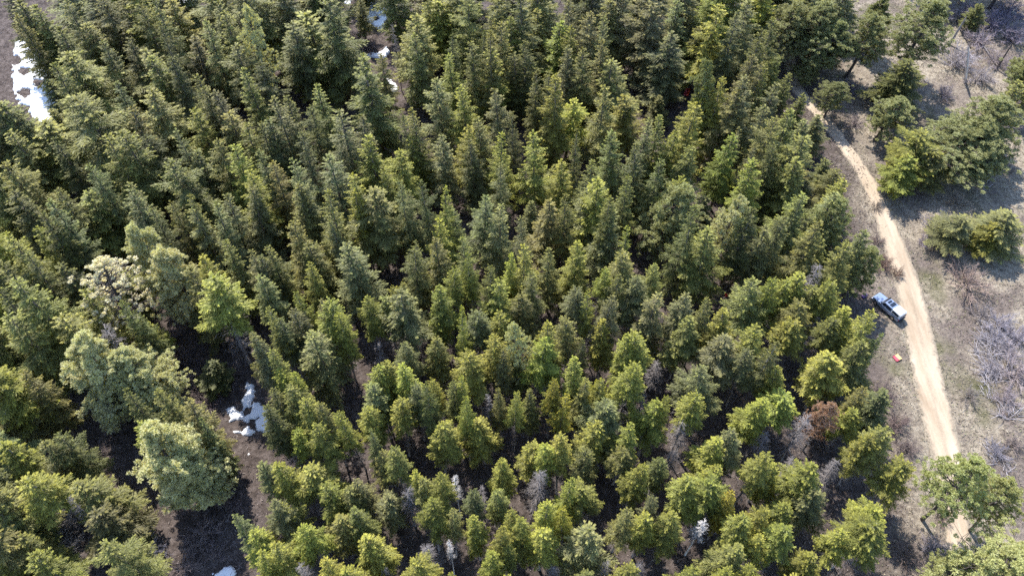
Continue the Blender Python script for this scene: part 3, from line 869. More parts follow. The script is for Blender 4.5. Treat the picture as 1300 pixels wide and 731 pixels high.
fl = ramp(noise_n(0.9, 9, 0.75).outputs[0], [(0.28, (0.04, 0.031, 0.029)), (0.45, (0.09, 0.071, 0.064)), (0.6, (0.16, 0.13, 0.12)), (0.75, (0.25, 0.215, 0.20))])
st_ = ramp(noise_n(1.3, 9, 0.78, off=7).outputs[0], [(0.30, (0.08, 0.065, 0.053)), (0.41, (0.20, 0.165, 0.13)), (0.52, (0.36, 0.305, 0.235)), (0.68, (0.50, 0.44, 0.35))])
gr = ramp(noise_n(1.6, 8, 0.75, off=17).outputs[0], [(0.3, (0.07, 0.07, 0.035)), (0.7, (0.19, 0.18, 0.095))])
pu = ramp(noise_n(1.8, 8, 0.75, off=27).outputs[0], [(0.30, (0.08, 0.062, 0.055)), (0.68, (0.28, 0.23, 0.20))])
mk = N(nt, 'ShaderNodeMapRange'); mk.inputs['From Min'].default_value = 0.56; mk.inputs['From Max'].default_value = 0.66
L(noise_n(0.09, 5, 0.6, off=3).outputs[0], mk.inputs['Value'])
mk2 = N(nt, 'ShaderNodeMapRange'); mk2.inputs['From Min'].default_value = 0.46; mk2.inputs['From Max'].default_value = 0.60
L(noise_n(0.11, 5, 0.6, off=43).outputs[0], mk2.inputs['Value'])
m1 = N(nt, 'ShaderNodeMix', data_type='RGBA'); L(mk.outputs[0], m1.inputs['Factor']); L(st_.outputs[0], m1.inputs['A']); L(gr.outputs[0], m1.inputs['B'])
m2 = N(nt, 'ShaderNodeMix', data_type='RGBA'); L(mk2.outputs[0], m2.inputs['Factor']); L(m1.outputs['Result'], m2.inputs['A']); L(pu.outputs[0], m2.inputs['B'])
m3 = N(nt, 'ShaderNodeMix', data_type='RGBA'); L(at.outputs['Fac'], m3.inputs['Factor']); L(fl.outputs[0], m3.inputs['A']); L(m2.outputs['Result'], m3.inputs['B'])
b = N(nt, 'ShaderNodeBsdfPrincipled', Roughness=0.95)
b.inputs['Specular IOR Level'].default_value = 0.2
bp = N(nt, 'ShaderNodeBump', Strength=1.0, Distance=0.45)
L(noise_n(2.2, 9, 0.75, off=5).outputs[0], bp.inputs['Height']); L(bp.outputs[0], b.inputs['Normal'])
L(m3.outputs['Result'], b.inputs['Base Color']); L(b.outputs[0], out.inputs[0])
g = link('ground', mesh_from('ground', np.stack([GX, GY, GZ], -1).reshape(-1, 3), F, m, CLR.ravel(), smooth=True))
setp(g, 'brown forest floor and dry grassy slope', kind='structure')


def gz(x, y):
    return terr(x, y) + 0.02


# ------------------------------------------------------------------ snow
M_SNOW = principled('snow', (0.90, 0.91, 0.94), 0.6, noise_amt=0.05, noise_scale=1.2)


def inside(u, v, poly):
    c = False
    j = len(poly) - 1
    for i in range(len(poly)):
        if (poly[i][1] > v) != (poly[j][1] > v) and u < (poly[j][0] - poly[i][0]) * (v - poly[i][1]) / (poly[j][1] - poly[i][1]) + poly[i][0]:
            c = not c
        j = i
    return c


def snow(poly, holes, label, step=0.16, thick=0.14, grow=1.0):
    cx = sum(p[0] for p in poly) / len(poly); cy = sum(p[1] for p in poly) / len(poly)
    poly = [(cx + (a - cx) * grow, cy + (b - cy) * grow) for a, b in poly]
    W = [gp(u, v) for u, v in poly]
    x0, x1 = min(p[0] for p in W) - 1, max(p[0] for p in W) + 1
    y0, y1 = min(p[1] for p in W) - 1, max(p[1] for p in W) + 1
    nx_, ny_ = int((x1 - x0) / step) + 1, int((y1 - y0) / step) + 1
    ins = np.zeros((ny_, nx_), bool)
    for i in range(ny_):
        for j in range(nx_):
            x, y = x0 + j * step, y0 + i * step
            jx = x + 0.55 * mnoise.noise(Vector((x * .9, y * .9, 1))) + 0.2 * mnoise.noise(Vector((x * 3, y * 3, 1)))
            jy = y + 0.55 * mnoise.noise(Vector((x * .9, y * .9, 7))) + 0.2 * mnoise.noise(Vector((x * 3, y * 3, 7)))
            u, v = proj(jx, jy, terr(jx, jy))
            ok = inside(u, v, poly)
            if ok:
                for hu, hv, a, b_ in holes:
                    if ((u - hu) / a) ** 2 + ((v - hv) / b_) ** 2 < 1:
                        ok = False
            ins[i, j] = ok
    vid = {}
    V, Fc = [], []

    def vert(i, j):
        if (i, j) not in vid:
            x, y = x0 + (j - .5) * step, y0 + (i - .5) * step
            full = ins[max(0, i - 1):i + 1, max(0, j - 1):j + 1]
            k = full.sum() / 4
            big = ins[max(0, i - 3):i + 3, max(0, j - 3):j + 3].mean()
            z = terr(x, y) + (0.16 + thick * big + 0.03 * mnoise.noise(Vector((x, y, 2))) if k == 1 else -0.15)
            vid[(i, j)] = len(V)
            V.append((x, y, z))
        return vid[(i, j)]
    for i in range(ny_):
        for j in range(nx_):
            if ins[i, j]:
                Fc.append((vert(i, j), vert(i, j + 1), vert(i + 1, j + 1), vert(i + 1, j)))
    if not Fc:
        return
    o = link('snow_patch', mesh_from('snow_patch', V, Fc, M_SNOW, smooth=True))
    setp(o, label, 'snow patch', 'snow patches left under the trees', 'thing')


snow([(19, 56), (30, 50), (44, 62), (54, 80), (66, 104), (76, 120), (74, 150), (66, 172), (52, 158), (38, 146), (24, 132), (17, 110), (15, 84)],
     [(21, 77, 7, 6), (31, 91, 6, 5), (49, 107, 6, 5), (32, 119, 7, 6), (30, 138, 9, 5)], 'long white snow patch with round dark holes near the top left')
snow([(313, 488), (322, 490), (326, 500), (319, 515), (330, 512), (342, 522), (346, 540), (344, 556), (336, 548), (326, 543), (318, 552), (302, 549), (299, 545), (312, 541), (308, 530), (296, 537),
      (290, 520), (298, 517), (307, 522), (309, 512)], [(321, 538, 6, 7), (306, 541, 4, 6), (313, 521, 4, 6)], 'ragged white snow patch with bare holes in the gully', grow=1.12)
snow([(315, 577), (321, 568), (320, 573), (316, 581)], [], 'tiny snow sliver just below the gully snow patch')
snow([(334, 570), (339, 568), (340, 580), (336, 580)], [], 'tiny snow sliver against the tree below the gully patch')
snow([(460, 2), (470, -3), (480, 8), (492, 14), (490, 30), (484, 39), (474, 34), (468, 28), (461, 24)], [(477, 24, 4, 4), (466, 13, 4, 4)], 'white snow patch by a thin trunk at the top edge')
snow([(438, -2), (448, 0), (444, 8), (438, 8)], [], 'small snow patch at the top edge left of the thin trunk')
snow([(457, 68), (478, 69), (490, 60), (496, 66), (488, 74), (470, 73)], [], 'thin snow streak below the snow by the thin trunk')
snow([(222, -3), (244, -3), (240, 8), (228, 6)], [], 'small snow patch at the top edge left of centre')
snow([(270, 727), (290, 717), (300, 722), (294, 740), (270, 745)], [], 'snow patch cut by the bottom edge of the gully')
snow([(490, 98), (500, 104), (508, 116), (500, 118), (492, 108)], [], 'small snow patch seen through firs below the snow streak')
snow([(90, 178), (104, 182), (106, 192), (94, 190)], [], 'small snow patch below the long holed snow patch')

# ------------------------------------------------------------------ bare shrubs
SH = [  # photo x, y, radius in px, colour, label
    (1226, 352, 26, (0.36, 0.27, 0.23), 'rounded pinkish bare bush right of the road'),
    (1215, 76, 22, (0.40, 0.36, 0.38), 'pale lilac bush left of the white snag'),
    (1240, 97, 17, (0.36, 0.32, 0.33), 'grey bush at the foot of the white snag'),
    (1262, 428, 15, (0.38, 0.35, 0.39), 'lilac haze of twigs over the upper part of the large tangle'),
    (1258, 468, 13, (0.36, 0.32, 0.34), 'grey twigs over the lower part of the large tangle'),
    (1282, 446, 15, (0.38, 0.33, 0.35), 'pink-grey bush just right of the large tangle'),
    (1288, 470, 20, (0.40, 0.33, 0.33), 'pinkish bush at the right edge beside the brush pile'),
    (1278, 505, 15, (0.36, 0.30, 0.31), 'small pinkish bush below the brush pile'),
    (1268, 408, 17, (0.34, 0.31, 0.35), 'lilac grey bush just above the brush pile'),
    (1290, 425, 17, (0.36, 0.32, 0.36), 'lilac grey bush at the right edge above the brush pile'),
    (1190, 285, 18, (0.30, 0.28, 0.33), 'low blue-grey bush in the shade right of the road'),
    (1172, 305, 10, (0.33, 0.28, 0.33), 'small purple-grey bush between road and shaded bush'),
    (1145, 232, 13, (0.24, 0.19, 0.19), 'brown bush on the road verge below the small pine'),
    (1128, 215, 12, (0.24, 0.19, 0.19), 'brown bush at the right verge of the upper road'),
    (1205, 315, 13, (0.26, 0.22, 0.22), 'brown bush just above the pinkish round bush'),
    (1212, 160, 13, (0.38, 0.33, 0.35), 'pale bush in the streaked shade below the snag'),
    (1198, 118, 12, (0.28, 0.24, 0.27), 'grey bush beside the base of the leaning pine'),
    (1256, 30, 20, (0.22, 0.19, 0.25), 'dark purple bush right of the small dark fir'),
    (1284, 45, 20, (0.22, 0.19, 0.24), 'dark purple thicket near the top right corner'),
    (1275, 14, 18, (0.18, 0.16, 0.22), 'dark bush in the top right corner'),
    (1228, 12, 16, (0.24, 0.21, 0.26), 'purple-grey bush at the top edge left of the small fir'),
    (1205, 18, 15, (0.26, 0.24, 0.27), 'grey bush at the top edge beside the long-limbed pine'),
    (1292, 92, 15, (0.28, 0.24, 0.26), 'purple bush at the right edge above the big pine'),
    (1268, 78, 14, (0.28, 0.23, 0.24), 'brown purple bush between the snag and right edge'),
    (1243, 52, 15, (0.36, 0.30, 0.32), 'pale pinkish bush above the fallen log'),
    (1120, 332, 13, (0.26, 0.17, 0.13), 'reddish brown bush on the verge above the pickup'),
    (1138, 345, 11, (0.24, 0.16, 0.12), 'reddish brown bush touching the left road edge'),
    (1112, 305, 10, (0.24, 0.18, 0.16), 'brown bush at the forest edge above the pickup'),
    (1112, 262, 9, (0.22, 0.18, 0.15), 'small brown bush at the left road edge'),
    (1122, 500, 15, (0.18, 0.13, 0.13), 'dark brown bush at the forest edge below the cloth'),
    (1136, 535, 17, (0.22, 0.16, 0.15), 'brown bush beside the shaded lower verge'),
    (1150, 566, 16, (0.22, 0.17, 0.16), 'brown bush just left of the narrowing road'),
    (1125, 590, 16, (0.20, 0.15, 0.14), 'brown bush at the lower forest edge'),
    (1182, 692, 13, (0.30, 0.26, 0.28), 'pale grey bush left of the road end'),
    (1150, 700, 17, (0.20, 0.15, 0.13), 'dark brown bush near the bottom edge'),
    (1196, 655, 11, (0.26, 0.19, 0.17), 'brown bush under the low leaning pine'),
    (1245, 395, 13, (0.30, 0.26, 0.25), 'grey brown bush below the pinkish round bush'),
    (1215, 255, 12, (0.30, 0.26, 0.22), 'tan bush among the right hand firs'),
    (1285, 160, 14, (0.30, 0.25, 0.25), 'pink grey bush behind the big pine at right'),
    (1085, 155, 12, (0.26, 0.21, 0.21), 'brown bush between upper road and small pine'),
    (1072, 110, 14, (0.20, 0.17, 0.20), 'dark bush in the shade of the pines by the road'),
    (1100, 120, 14, (0.20, 0.17, 0.19), 'dark bush in the shade left of the leaning pine'),
    (90, 688, 17, (0.30, 0.27, 0.26), 'grey twiggy bush in the lower left'),
    (190, 690, 26, (0.22, 0.20, 0.23), 'wide grey tangled bush right of the fallen log'),
    (120, 578, 18, (0.23, 0.18, 0.175), 'brown brush under the big pale pines'),
    (235, 455, 18, (0.23, 0.18, 0.175), 'purple brown brush at the head of the gully'),
    (215, 425, 15, (0.23, 0.18, 0.175), 'dark brush below the tall pale pines'),
    (248, 480, 14, (0.24, 0.19, 0.19), 'dull brush between two brown bushes at the gully head'),
    (282, 585, 14, (0.25, 0.19, 0.18), 'light brown brush just below the gully snow'),
    (300, 640, 14, (0.22, 0.17, 0.17), 'brown brush at the foot of the firs edging the gully'),
    (262, 615, 13, (0.24, 0.19, 0.18), 'thin brown brush in the middle of the lower gully'),
    (245, 690, 15, (0.25, 0.20, 0.19), 'pale brown brush low in the gully'),
    (275, 700, 14, (0.20, 0.16, 0.16), 'grey brown brush above the bottom snow patch'),
    (295, 490, 11, (0.22, 0.18, 0.18), 'small brush at the upper left of the gully snow'),
    (262, 505, 18, (0.22, 0.17, 0.17), 'brown brush left of the gully snow'),
    (270, 560, 20, (0.23, 0.18, 0.175), 'brown brush below left of the gully snow'),
    (290, 610, 20, (0.23, 0.18, 0.175), 'brown brush in the lower gully'),
    (262, 670, 20, (0.23, 0.18, 0.175), 'brown brush near the gully bottom'),
    (235, 715, 18, (0.23, 0.18, 0.175), 'brown brush at the bottom edge of the gully'),
    (455, 45, 13, (0.24, 0.20, 0.20), 'brown brush left of the thin trunk by the snow'),
    (472, 60, 12, (0.16, 0.12, 0.12), 'dark brush between the two upper snow patches'),
    (1042, 560, 18, (0.20, 0.17, 0.17), 'grey brush under the rust-red dying pine'),
    (1230, 500, 13, (0.33, 0.28, 0.25), 'tan bush left of the brush pile'),
    (1262, 570, 13, (0.28, 0.26, 0.30), 'blue-grey bush by the white sticks'),
    (1285, 560, 13, (0.30, 0.24, 0.22), 'tan bush at the right edge below the sticks'),
]
for u, v, r, c, lab in SH:
    p = gpz(u, v + r * 0.35)
    dist = math.sqrt(p.x ** 2 + p.y ** 2 + CAM_H ** 2)
    R = r * dist / FPX * 1.1
    o = link('bare_shrub', SHRUBS[RS.randint(4)], None, c)
    o.location = (p.x, p.y, p.z - 0.05)
    o.scale = (R, R * (0.85 + 0.3 * RS.rand()), R * 0.8)
    o.rotation_euler = (0, 0, RS.rand() * 6.28)
    setp(o, lab, 'bush', 'leafless bushes', 'thing')

# ------------------------------------------------------------------ low stuff: undergrowth in the wood, dry grass on the slope
st = Sticks()
for _ in range(9000):
    x, y = RS.uniform(-105, 95), RS.uniform(20, 150)
    ex = np.interp(y, edge_w[:, 1], edge_w[:, 0])
    if x > ex + 3:
        continue
    u, v = proj(x, y, 0)
    if not (-60 < u < 1160 and -60 < v < 760):
        continue
    z = gz(x, y) - 0.05
    for q in range(RS.randint(2, 6)):
        a = RS.rand() * 6.28
        l = 0.3 + RS.rand() * 0.9
        bx, by = x + RS.normal() * 0.4, y + RS.normal() * 0.4
        st.stick((bx, by, z), (bx + math.cos(a) * l * .8, by + math.sin(a) * l * .8, z + l * (0.1 + 0.8 * RS.rand())), 0.028, 0.01)
o = link('undergrowth', st.mesh('undergrowth', M_TWIG), None, (0.24, 0.20, 0.19))
setp(o, 'brown twigs and dead brush on the shaded forest floor', kind='stuff')

def litter_ok(x, y):
    return x < np.interp(y, edge_w[:, 1], edge_w[:, 0]) + 2


lv = Leaves()
n = 110000
X = RS.uniform(-105, 75, n); Y = RS.uniform(24, 150, n)
keep = np.array([litter_ok(x, y) and abs(x) < 0.75 * (y + 40) and mnoise.noise(Vector((x * .35, y * .35, 14))) > -0.3 + 0.5 * r for x, y, r in zip(X, Y, RS.rand(n))])
X, Y = X[keep], Y[keep]
n = len(X)
Z = np.array([gz(x, y) for x, y in zip(X, Y)]) + 0.06
d = nrm(np.stack([RS.normal(size=n), RS.normal(size=n), 0.35 * RS.rand(n)], 1))
lv.add(np.stack([X, Y, Z], 1), d * (0.12 + 0.22 * RS.rand(n) ** 2)[:, None], nrm(np.cross(d, RS.normal(size=(n, 3)) * 0.4 + [0, 0, 1])) * 0.05, RS.rand(n))
m, nt, out = new_mat('litter')
rn = N(nt, 'ShaderNodeAttribute', attribute_name='rnd')
cr = N(nt, 'ShaderNodeValToRGB')
e = cr.color_ramp.elements
e.new(0.4); e.new(0.8)
for q, (p, c) in zip(e, [(0.0, (0.035, 0.026, 0.024)), (0.4, (0.10, 0.07, 0.058)), (0.8, (0.15, 0.12, 0.11)), (1.0, (0.30, 0.26, 0.24))]):
    q.position = p; q.color = (*c, 1)
nt.links.new(rn.outputs['Fac'], cr.inputs[0])
b = N(nt, 'ShaderNodeBsdfPrincipled', Roughness=0.9)
nt.links.new(cr.outputs[0], b.inputs['Base Color']); nt.links.new(b.outputs[0], out.inputs[0])
o = link('forest_litter', lv.mesh('forest_litter', m))
setp(o, 'brown needles, bark and twigs littering the forest floor', kind='stuff')

lv = Leaves()
n = 90000
X = RS.uniform(40, 125, n); Y = RS.uniform(18, 165, n)
keep = []
for i in range(n):
    ex = np.interp(Y[i], edge_w[:, 1], edge_w[:, 0])
    rd, _ = road_dist(X[i], Y[i])
    keep.append(X[i] > ex - 3 and rd > 0.15 and mnoise.noise(Vector((X[i] * .25, Y[i] * .25, 4))) > -0.25 + 0.3 * RS.rand() - (0.2 if rd < 1 else 0))
keep = np.array(keep)
X, Y = X[keep], Y[keep]
n = len(X)
Z = np.array([gz(x, y) for x, y in zip(X, Y)]) + 0.08
d = nrm(np.stack([RS.normal(size=n), RS.normal(size=n), 0.5 + RS.rand(n)], 1))
lv.add(np.stack([X, Y, Z], 1), d * (0.10 + 0.12 * RS.rand(n))[:, None], nrm(np.cross(d, RS.normal(size=(n, 3)))) * 0.055, RS.rand(n))
m, nt, out = new_mat('straw')
rn = N(nt, 'ShaderNodeAttribute', attribute_name='rnd')
cr = N(nt, 'ShaderNodeValToRGB')
e = cr.color_ramp.elements
e.new(0.4); e.new(0.75)
for q, (p, c) in zip(e, [(0.0, (0.17, 0.135, 0.11)), (0.4, (0.34, 0.28, 0.22)), (0.75, (0.20, 0.21, 0.10)), (1.0, (0.48, 0.41, 0.32))]):
    q.position = p; q.color = (*c, 1)
nt.links.new(rn.outputs['Fac'], cr.inputs[0])
b = N(nt, 'ShaderNodeBsdfPrincipled', Roughness=0.9)
nt.links.new(cr.outputs[0], b.inputs['Base Color']); nt.links.new(b.outputs[0], out.inputs[0])
o = link('dry_grass', lv.mesh('dry_grass', m))
setp(o, 'straw coloured dry grass on the slope beside the road', kind='stuff')


# ------------------------------------------------------------------ logs, snags, brush piles
def log(p, q, r0, r1, mat, label, name='fallen_log', stubs=6, zoff=0.25, cat='log', group=None):
    a, b_ = gpz(*p, zoff), gpz(*q, zoff)
    s = Sticks()
    mid = (a + b_) / 2 + Vector((RS.normal() * .1, RS.normal() * .1, 0.02))
    o0 = a.copy()
    s.path([(a - o0)[:], (mid - o0)[:], (b_ - o0)[:]], [r0, (r0 + r1) / 2, r1], 7)
    for i in range(stubs):
        f = 0.25 + 0.75 * RS.rand()
        c = (a - o0).lerp(b_ - o0, f)
        e = c + Vector((RS.normal() * .7, RS.normal() * .7, 0.3 + RS.rand() * 0.5))
        s.stick(c, e, 0.035, 0.012)
    o = link(name, s.mesh(name, mat, True))
    o.location = o0
    setp(o, label, cat, group, 'thing')


LG = 'logs lying on the ground'
log((1214, 28), (1232, 62), 0.20, 0.12, M_BARK_DARK, 'dark fallen trunk lying above the white standing snag', group=LG)
log((1240, 48), (1264, 84), 0.16, 0.08, M_DEADWOOD, 'grey fallen log right of the white standing snag', group=LG)
log((1247, 40), (1262, 41), 0.07, 0.04, M_WHITEWOOD, 'short white stick across the slope above the grey log', group=LG)
log((1171, 80 + 22), (1178, 108), 0.12, 0.06, M_DEADWOOD, 'short grey log beside the leaning pine base', group=LG)
log((68, 702), (102, 722), 0.16, 0.06, M_DEADWOOD, 'grey fallen log in the lower left corner', group=LG)
log((80, 590), (118, 604), 0.11, 0.05, M_DEADWOOD, 'thin grey fallen log below the big pale pines', group=LG)
log((55, 677), (85, 676), 0.10, 0.04, M_DEADWOOD, 'thin grey log just above the lower left log', group=LG)
log((155, 672), (178, 700), 0.12, 0.05, M_DEADWOOD, 'grey log across the tangled bush', group=LG)
log((922, 382), (938, 394), 0.07, 0.04, M_DEADWOOD, 'thin pole on dark ground beside the small orange cloth', group=LG)
log((1126, 700), (1142, 700), 0.09, 0.05, M_BARK, 'brown log near the bottom edge left of the road', group=LG)


def snag(base_uv, top_h, lean, r, mat, label):
    x, y = gp(*base_uv)
    s = Sticks()
    s.path([(0, 0, -0.4), (lean[0] * .5, lean[1] * .5, top_h * .5), (lean[0], lean[1], top_h)], [r * 1.3, r, r * .45], 8)
    root = link('dead_tree', None)
    root.location = (x, y, terr(x, y))
    link('trunk', s.mesh('snag_trunk', mat, True), root)
    s = Sticks()
    for i in range(16):
        f = 0.35 + 0.6 * RS.rand()
        p = np.array([lean[0] * f, lean[1] * f, top_h * f])
        a = RS.rand() * 6.28
        l = 0.3 + 0.5 * RS.rand()
        s.stick(p, p + np.array([math.cos(a) * l, math.sin(a) * l, 0.2 * l]), 0.03, 0.012)
    link('dead_branches', s.mesh('snag_branches', mat), root)
    setp(root, label, 'dead tree', 'bare dead trees in the forest', 'thing')


snag((1226, 104), 7.3, (-2.8, 0.0), 0.22, M_WHITEWOOD, 'straight white standing snag on the open slope')
snag((1205, 57), 5.5, (0.9, 0.6), 0.18, M_DEADWOOD, 'short broken grey snag beside the long-limbed pine')
snag((1265, 88), 6.0, (0.3, 0.2), 0.13, M_BARK_DARK, 'dark bare stem on the slope right of the white snag')


def pile(center, ru, rv_, n, lmax, label, white=0.8):
    c = gpz(*center)
    s = Sticks()
    for i in range(n):
        a = RS.rand() * 6.28; rr = math.sqrt(RS.rand())
        p = gpz(center[0] + math.cos(a) * rr * ru, center[1] + math.sin(a) * rr * rv_, 0.05 + 0.7 * RS.rand() * (1 - rr)) - c
        an = RS.normal() * 0.9 + 1.9
        l = lmax * (0.3 + 0.7 * RS.rand())
        q = p + Vector((math.cos(an) * l, math.sin(an) * l, RS.normal() * 0.25 * l + 0.1))
        q.z = max(q.z, -0.05 + 0.1)
        w = 0.022 + 0.045 * RS.rand() ** 2.5
        mid = (p + q) / 2 + Vector((RS.normal(), RS.normal(), abs(RS.normal()))) * 0.12 * l
        s.path([p[:], mid[:], q[:]], [w, w * .8, w * .4], 4)
    o = link('brush_pile', s.mesh('brush_pile', M_TWIG), None, (0.36, 0.33, 0.345))
    o.location = c
    setp(o, label, 'brush pile', 'piles of bleached dead branches', 'thing')


pile((1262, 445), 22, 42, 420, 2.1, 'large tangle of bleached white branches right of the road')
pile((1256, 492), 10, 22, 60, 1.8, 'thin trail of pale branches below the large tangle')
pile((1280, 526), 13, 8, 46, 2.2, 'small pile of white sticks near the right edge')
pile((1262, 576), 9, 14, 34, 2.0, 'small pile of white sticks above the low leaning pine')
pile((1278, 600), 7, 9, 20, 1.6, 'few white sticks at the tip of the low leaning pine')
pile((1250, 228), 9, 14, 60, 1.6, 'pale branch litter at the foot of the big right-hand pine')
pile((1280, 320), 10, 8, 22, 1.2, 'pale branch litter near the right edge by the firs')
pile((1288, 18), 12, 10, 40, 1.8, 'pale branches in the top right thicket')
pile((1170, 108), 10, 8, 30, 1.3, 'pale branch litter beside the leaning pine base')

# rocks on the slope
import bmesh


def rock(u, v, s, label):
    bm = bmesh.new()
    bmesh.ops.create_icosphere(bm, subdivisions=3, radius=1)
    sd = RS.rand() * 50
    for w in bm.verts:
        w.co *= 1 + 0.35 * mnoise.noise(w.co * 1.1 + Vector((sd, 0, 0))) + 0.12 * mnoise.noise(w.co * 3 + Vector((sd, 0, 0)))
        w.co.z *= 0.55
        w.co *= s
    me = bpy.data.meshes.new('rock'); bm.to_mesh(me); bm.free()
    me.materials.append(M_ROCK)
    o = link('rock', me)
    o.location = gpz(u, v, 0.1 * s)
    setp(o, label, 'rock', 'pale rocks on the slope', 'thing')


M_ROCK = principled('rock', (0.50, 0.46, 0.42), 0.9, noise_amt=0.2, noise_scale=4)
rock(1281, 319, 0.6, 'pale rock right of the bushy firs near the edge')
rock(1286, 17, 0.5, 'white rock in the top right thicket')
rock(1177, 299, 0.25, 'small white rock in shade right of the road')

# ------------------------------------------------------------------ pickup with canopy
M_PAINT = principled('silver_blue_paint', (0.26, 0.33, 0.48), 0.32, metal=0.3, coat=1.0)
M_WHITEP = principled('white_canopy_paint', (0.82, 0.84, 0.86), 0.3, coat=0.6)
M_GLASS = principled('dark_glass', (0.015, 0.02, 0.035), 0.06, spec=0.8)
M_BLACK = principled('black_plastic', (0.02, 0.02, 0.023), 0.6)
M_TYRE = principled('tyre_rubber', (0.025, 0.025, 0.025), 0.85)
M_RIM = principled('rim_metal', (0.5, 0.5, 0.52), 0.35, metal=0.9)
M_CHROME = principled('chrome', (0.7, 0.7, 0.72), 0.15, metal=1.0)
M_LAMP = principled('lamp_glass', (0.75, 0.76, 0.78), 0.1)
M_REDL = principled('red_lamp', (0.4, 0.02, 0.02), 0.2)
truck = link('pickup_truck', None)


def part(name, bm, mat, parent, bevel=0.0, seg=2):
    if bevel:
        bmesh.ops.bevel(bm, geom=[e for e in bm.edges if e.calc_face_angle(0) > 0.5], offset=bevel, segments=seg, affect='EDGES')
    me = bpy.data.meshes.new(name); bm.to_mesh(me); bm.free()
    me.materials.append(mat)
    for p in me.polygons: p.use_smooth = False
    return link(name, me, parent)


def loft(sections):
    """sections: list of (x, [(y, z)...]) closed rings"""
    bm = bmesh.new()
    rings = [[bm.verts.new((x, y, z)) for y, z in pts] for x, pts in sections]
    n = len(rings[0])
    for a, b_ in zip(rings[:-1], rings[1:]):
        for i in range(n):
            bm.faces.new((a[i], a[(i + 1) % n], b_[(i + 1) % n], b_[i]))
    bm.faces.new(rings[0]); bm.faces.new(list(reversed(rings[-1])))
    bmesh.ops.recalc_face_normals(bm, faces=bm.faces)
    return bm


def sec(hw, z0, z1, sh=0.08):
    return [(-hw + .06, z0), (-hw, z0 + .15), (-hw, z1 - .2), (-hw + sh, z1), (0, z1 + .02), (hw - sh, z1), (hw, z1 - .2), (hw, z0 + .15), (hw - .06, z0)]


def boxm(x0, x1, y0, y1, z0, z1, bm=None):
    bm = bm or bmesh.new()
    r = bmesh.ops.create_cube(bm, size=1)
    for w in r['verts']:
        w.co = Vector(((x0 + x1) / 2 + w.co.x * (x1 - x0), (y0 + y1) / 2 + w.co.y * (y1 - y0), (z0 + z1) / 2 + w.co.z * (z1 - z0)))
    return bm


# x forward; hood at +x, overall 5.5 m
part('body', loft([(2.72, sec(.78, .45, .92)), (2.55, sec(.90, .38, 1.03)), (1.30, sec(.93, .38, 1.14)), (1.15, sec(.93, .38, 1.16)), (-2.6, sec(.93, .38, 1.16)), (-2.68, sec(.90, .45, 1.12))]), M_PAINT, truck, 0.03)


def cab_sec(hw0, hw1, z0, z1):
    return [(-hw0, z0), (-hw1, z1 - .07), (-hw1 + .1, z1), (hw1 - .1, z1), (hw1, z1 - .07), (hw0, z0)]


part('cab', loft([(1.22, cab_sec(.84, .80, 1.12, 1.20)), (0.55, cab_sec(.86, .70, 1.12, 1.80)), (-0.95, cab_sec(.86, .72, 1.12, 1.83)), (-1.0, cab_sec(.86, .72, 1.12, 1.80))]), M_PAINT, truck)
part('canopy', loft([(-1.03, cab_sec(.89, .76, 1.17, 1.90)), (-2.45, cab_sec(.89, .76, 1.17, 1.90)), (-2.64, cab_sec(.88, .74, 1.17, 1.80))]), M_WHITEP, truck, 0.03)


def quad(pts, name, mat, parent=truck, th=0.012):
    bm = bmesh.new()
    f = bm.faces.new([bm.verts.new(p) for p in pts])
    bm.normal_update()
    r = bmesh.ops.extrude_face_region(bm, geom=[f])
    nn = f.normal.copy()
    for w in [g_ for g_ in r['geom'] if isinstance(g_, bmesh.types.BMVert)]:
        w.co += nn * th
    bmesh.ops.recalc_face_normals(bm, faces=bm.faces)
    return part(name, bm, mat, parent)


quad([(1.17, -.74, 1.235), (1.17, .74, 1.235), (0.60, .62, 1.775), (0.60, -.62, 1.775)], 'windshield', M_GLASS, th=0.02)
for sg in (-1, 1):
    def sp(x, z, hw0=.865, hw1=.705, z0=1.12, z1=1.75, sg=sg):
        f = (z - z0) / (z1 - z0)
        return (x, sg * (hw0 + (hw1 - hw0) * f + .005), z)
    for pts in ([(0.92, 1.22), (0.16, 1.22), (0.16, 1.68), (0.58, 1.68)], [(0.08, 1.22), (-0.85, 1.22), (-0.80, 1.68), (0.08, 1.68)]):
        q = [sp(*p) for p in pts]
        quad(q if sg < 0 else q[::-1], 'side_window', M_GLASS)
    q = [sp(x, z, .895, .765, 1.17, 1.83) for x, z in [(-1.15, 1.32), (-2.35, 1.32), (-2.35, 1.72), (-1.15, 1.72)]]
    quad(q if sg < 0 else q[::-1], 'canopy_window', M_GLASS)
    part('mirror', boxm(0.86, 1.0, sg * 1.14 - .09, sg * 1.14 + .09, 1.16, 1.34), M_BLACK, truck, 0.02)
    part('headlight', boxm(2.60, 2.725, sg * .66 - .12, sg * .66 + .12, .74, .92), M_LAMP, truck, 0.02)
    part('taillight', boxm(-2.71, -2.66, sg * .84 - .06, sg * .84 + .06, .78, 1.08), M_REDL, truck, 0.01)
    part('fender_flare', boxm(1.25, 2.3, sg * .93 - .03, sg * .93 + .03, .82, .90), M_BLACK, truck, 0.01)
    for wx in (1.78, -1.72):
        bm = bmesh.new()
        bmesh.ops.create_cone(bm, segments=28, radius1=.40, radius2=.40, depth=.27, cap_ends=True, matrix=Matrix.Rotation(math.pi / 2, 4, 'X'))
        ty = part('wheel', bm, M_TYRE, truck, 0.04)
        ty.location = (wx, sg * .84, .40)
        bm = bmesh.new()
        bmesh.ops.create_cone(bm, segments=20, radius1=.23, radius2=.20, depth=.28, cap_ends=True, matrix=Matrix.Rotation(math.pi / 2, 4, 'X'))
        part('rim', bm, M_RIM, ty)
part('front_bumper', boxm(2.62, 2.80, -.88, .88, .42, .62), M_CHROME, truck, 0.04)
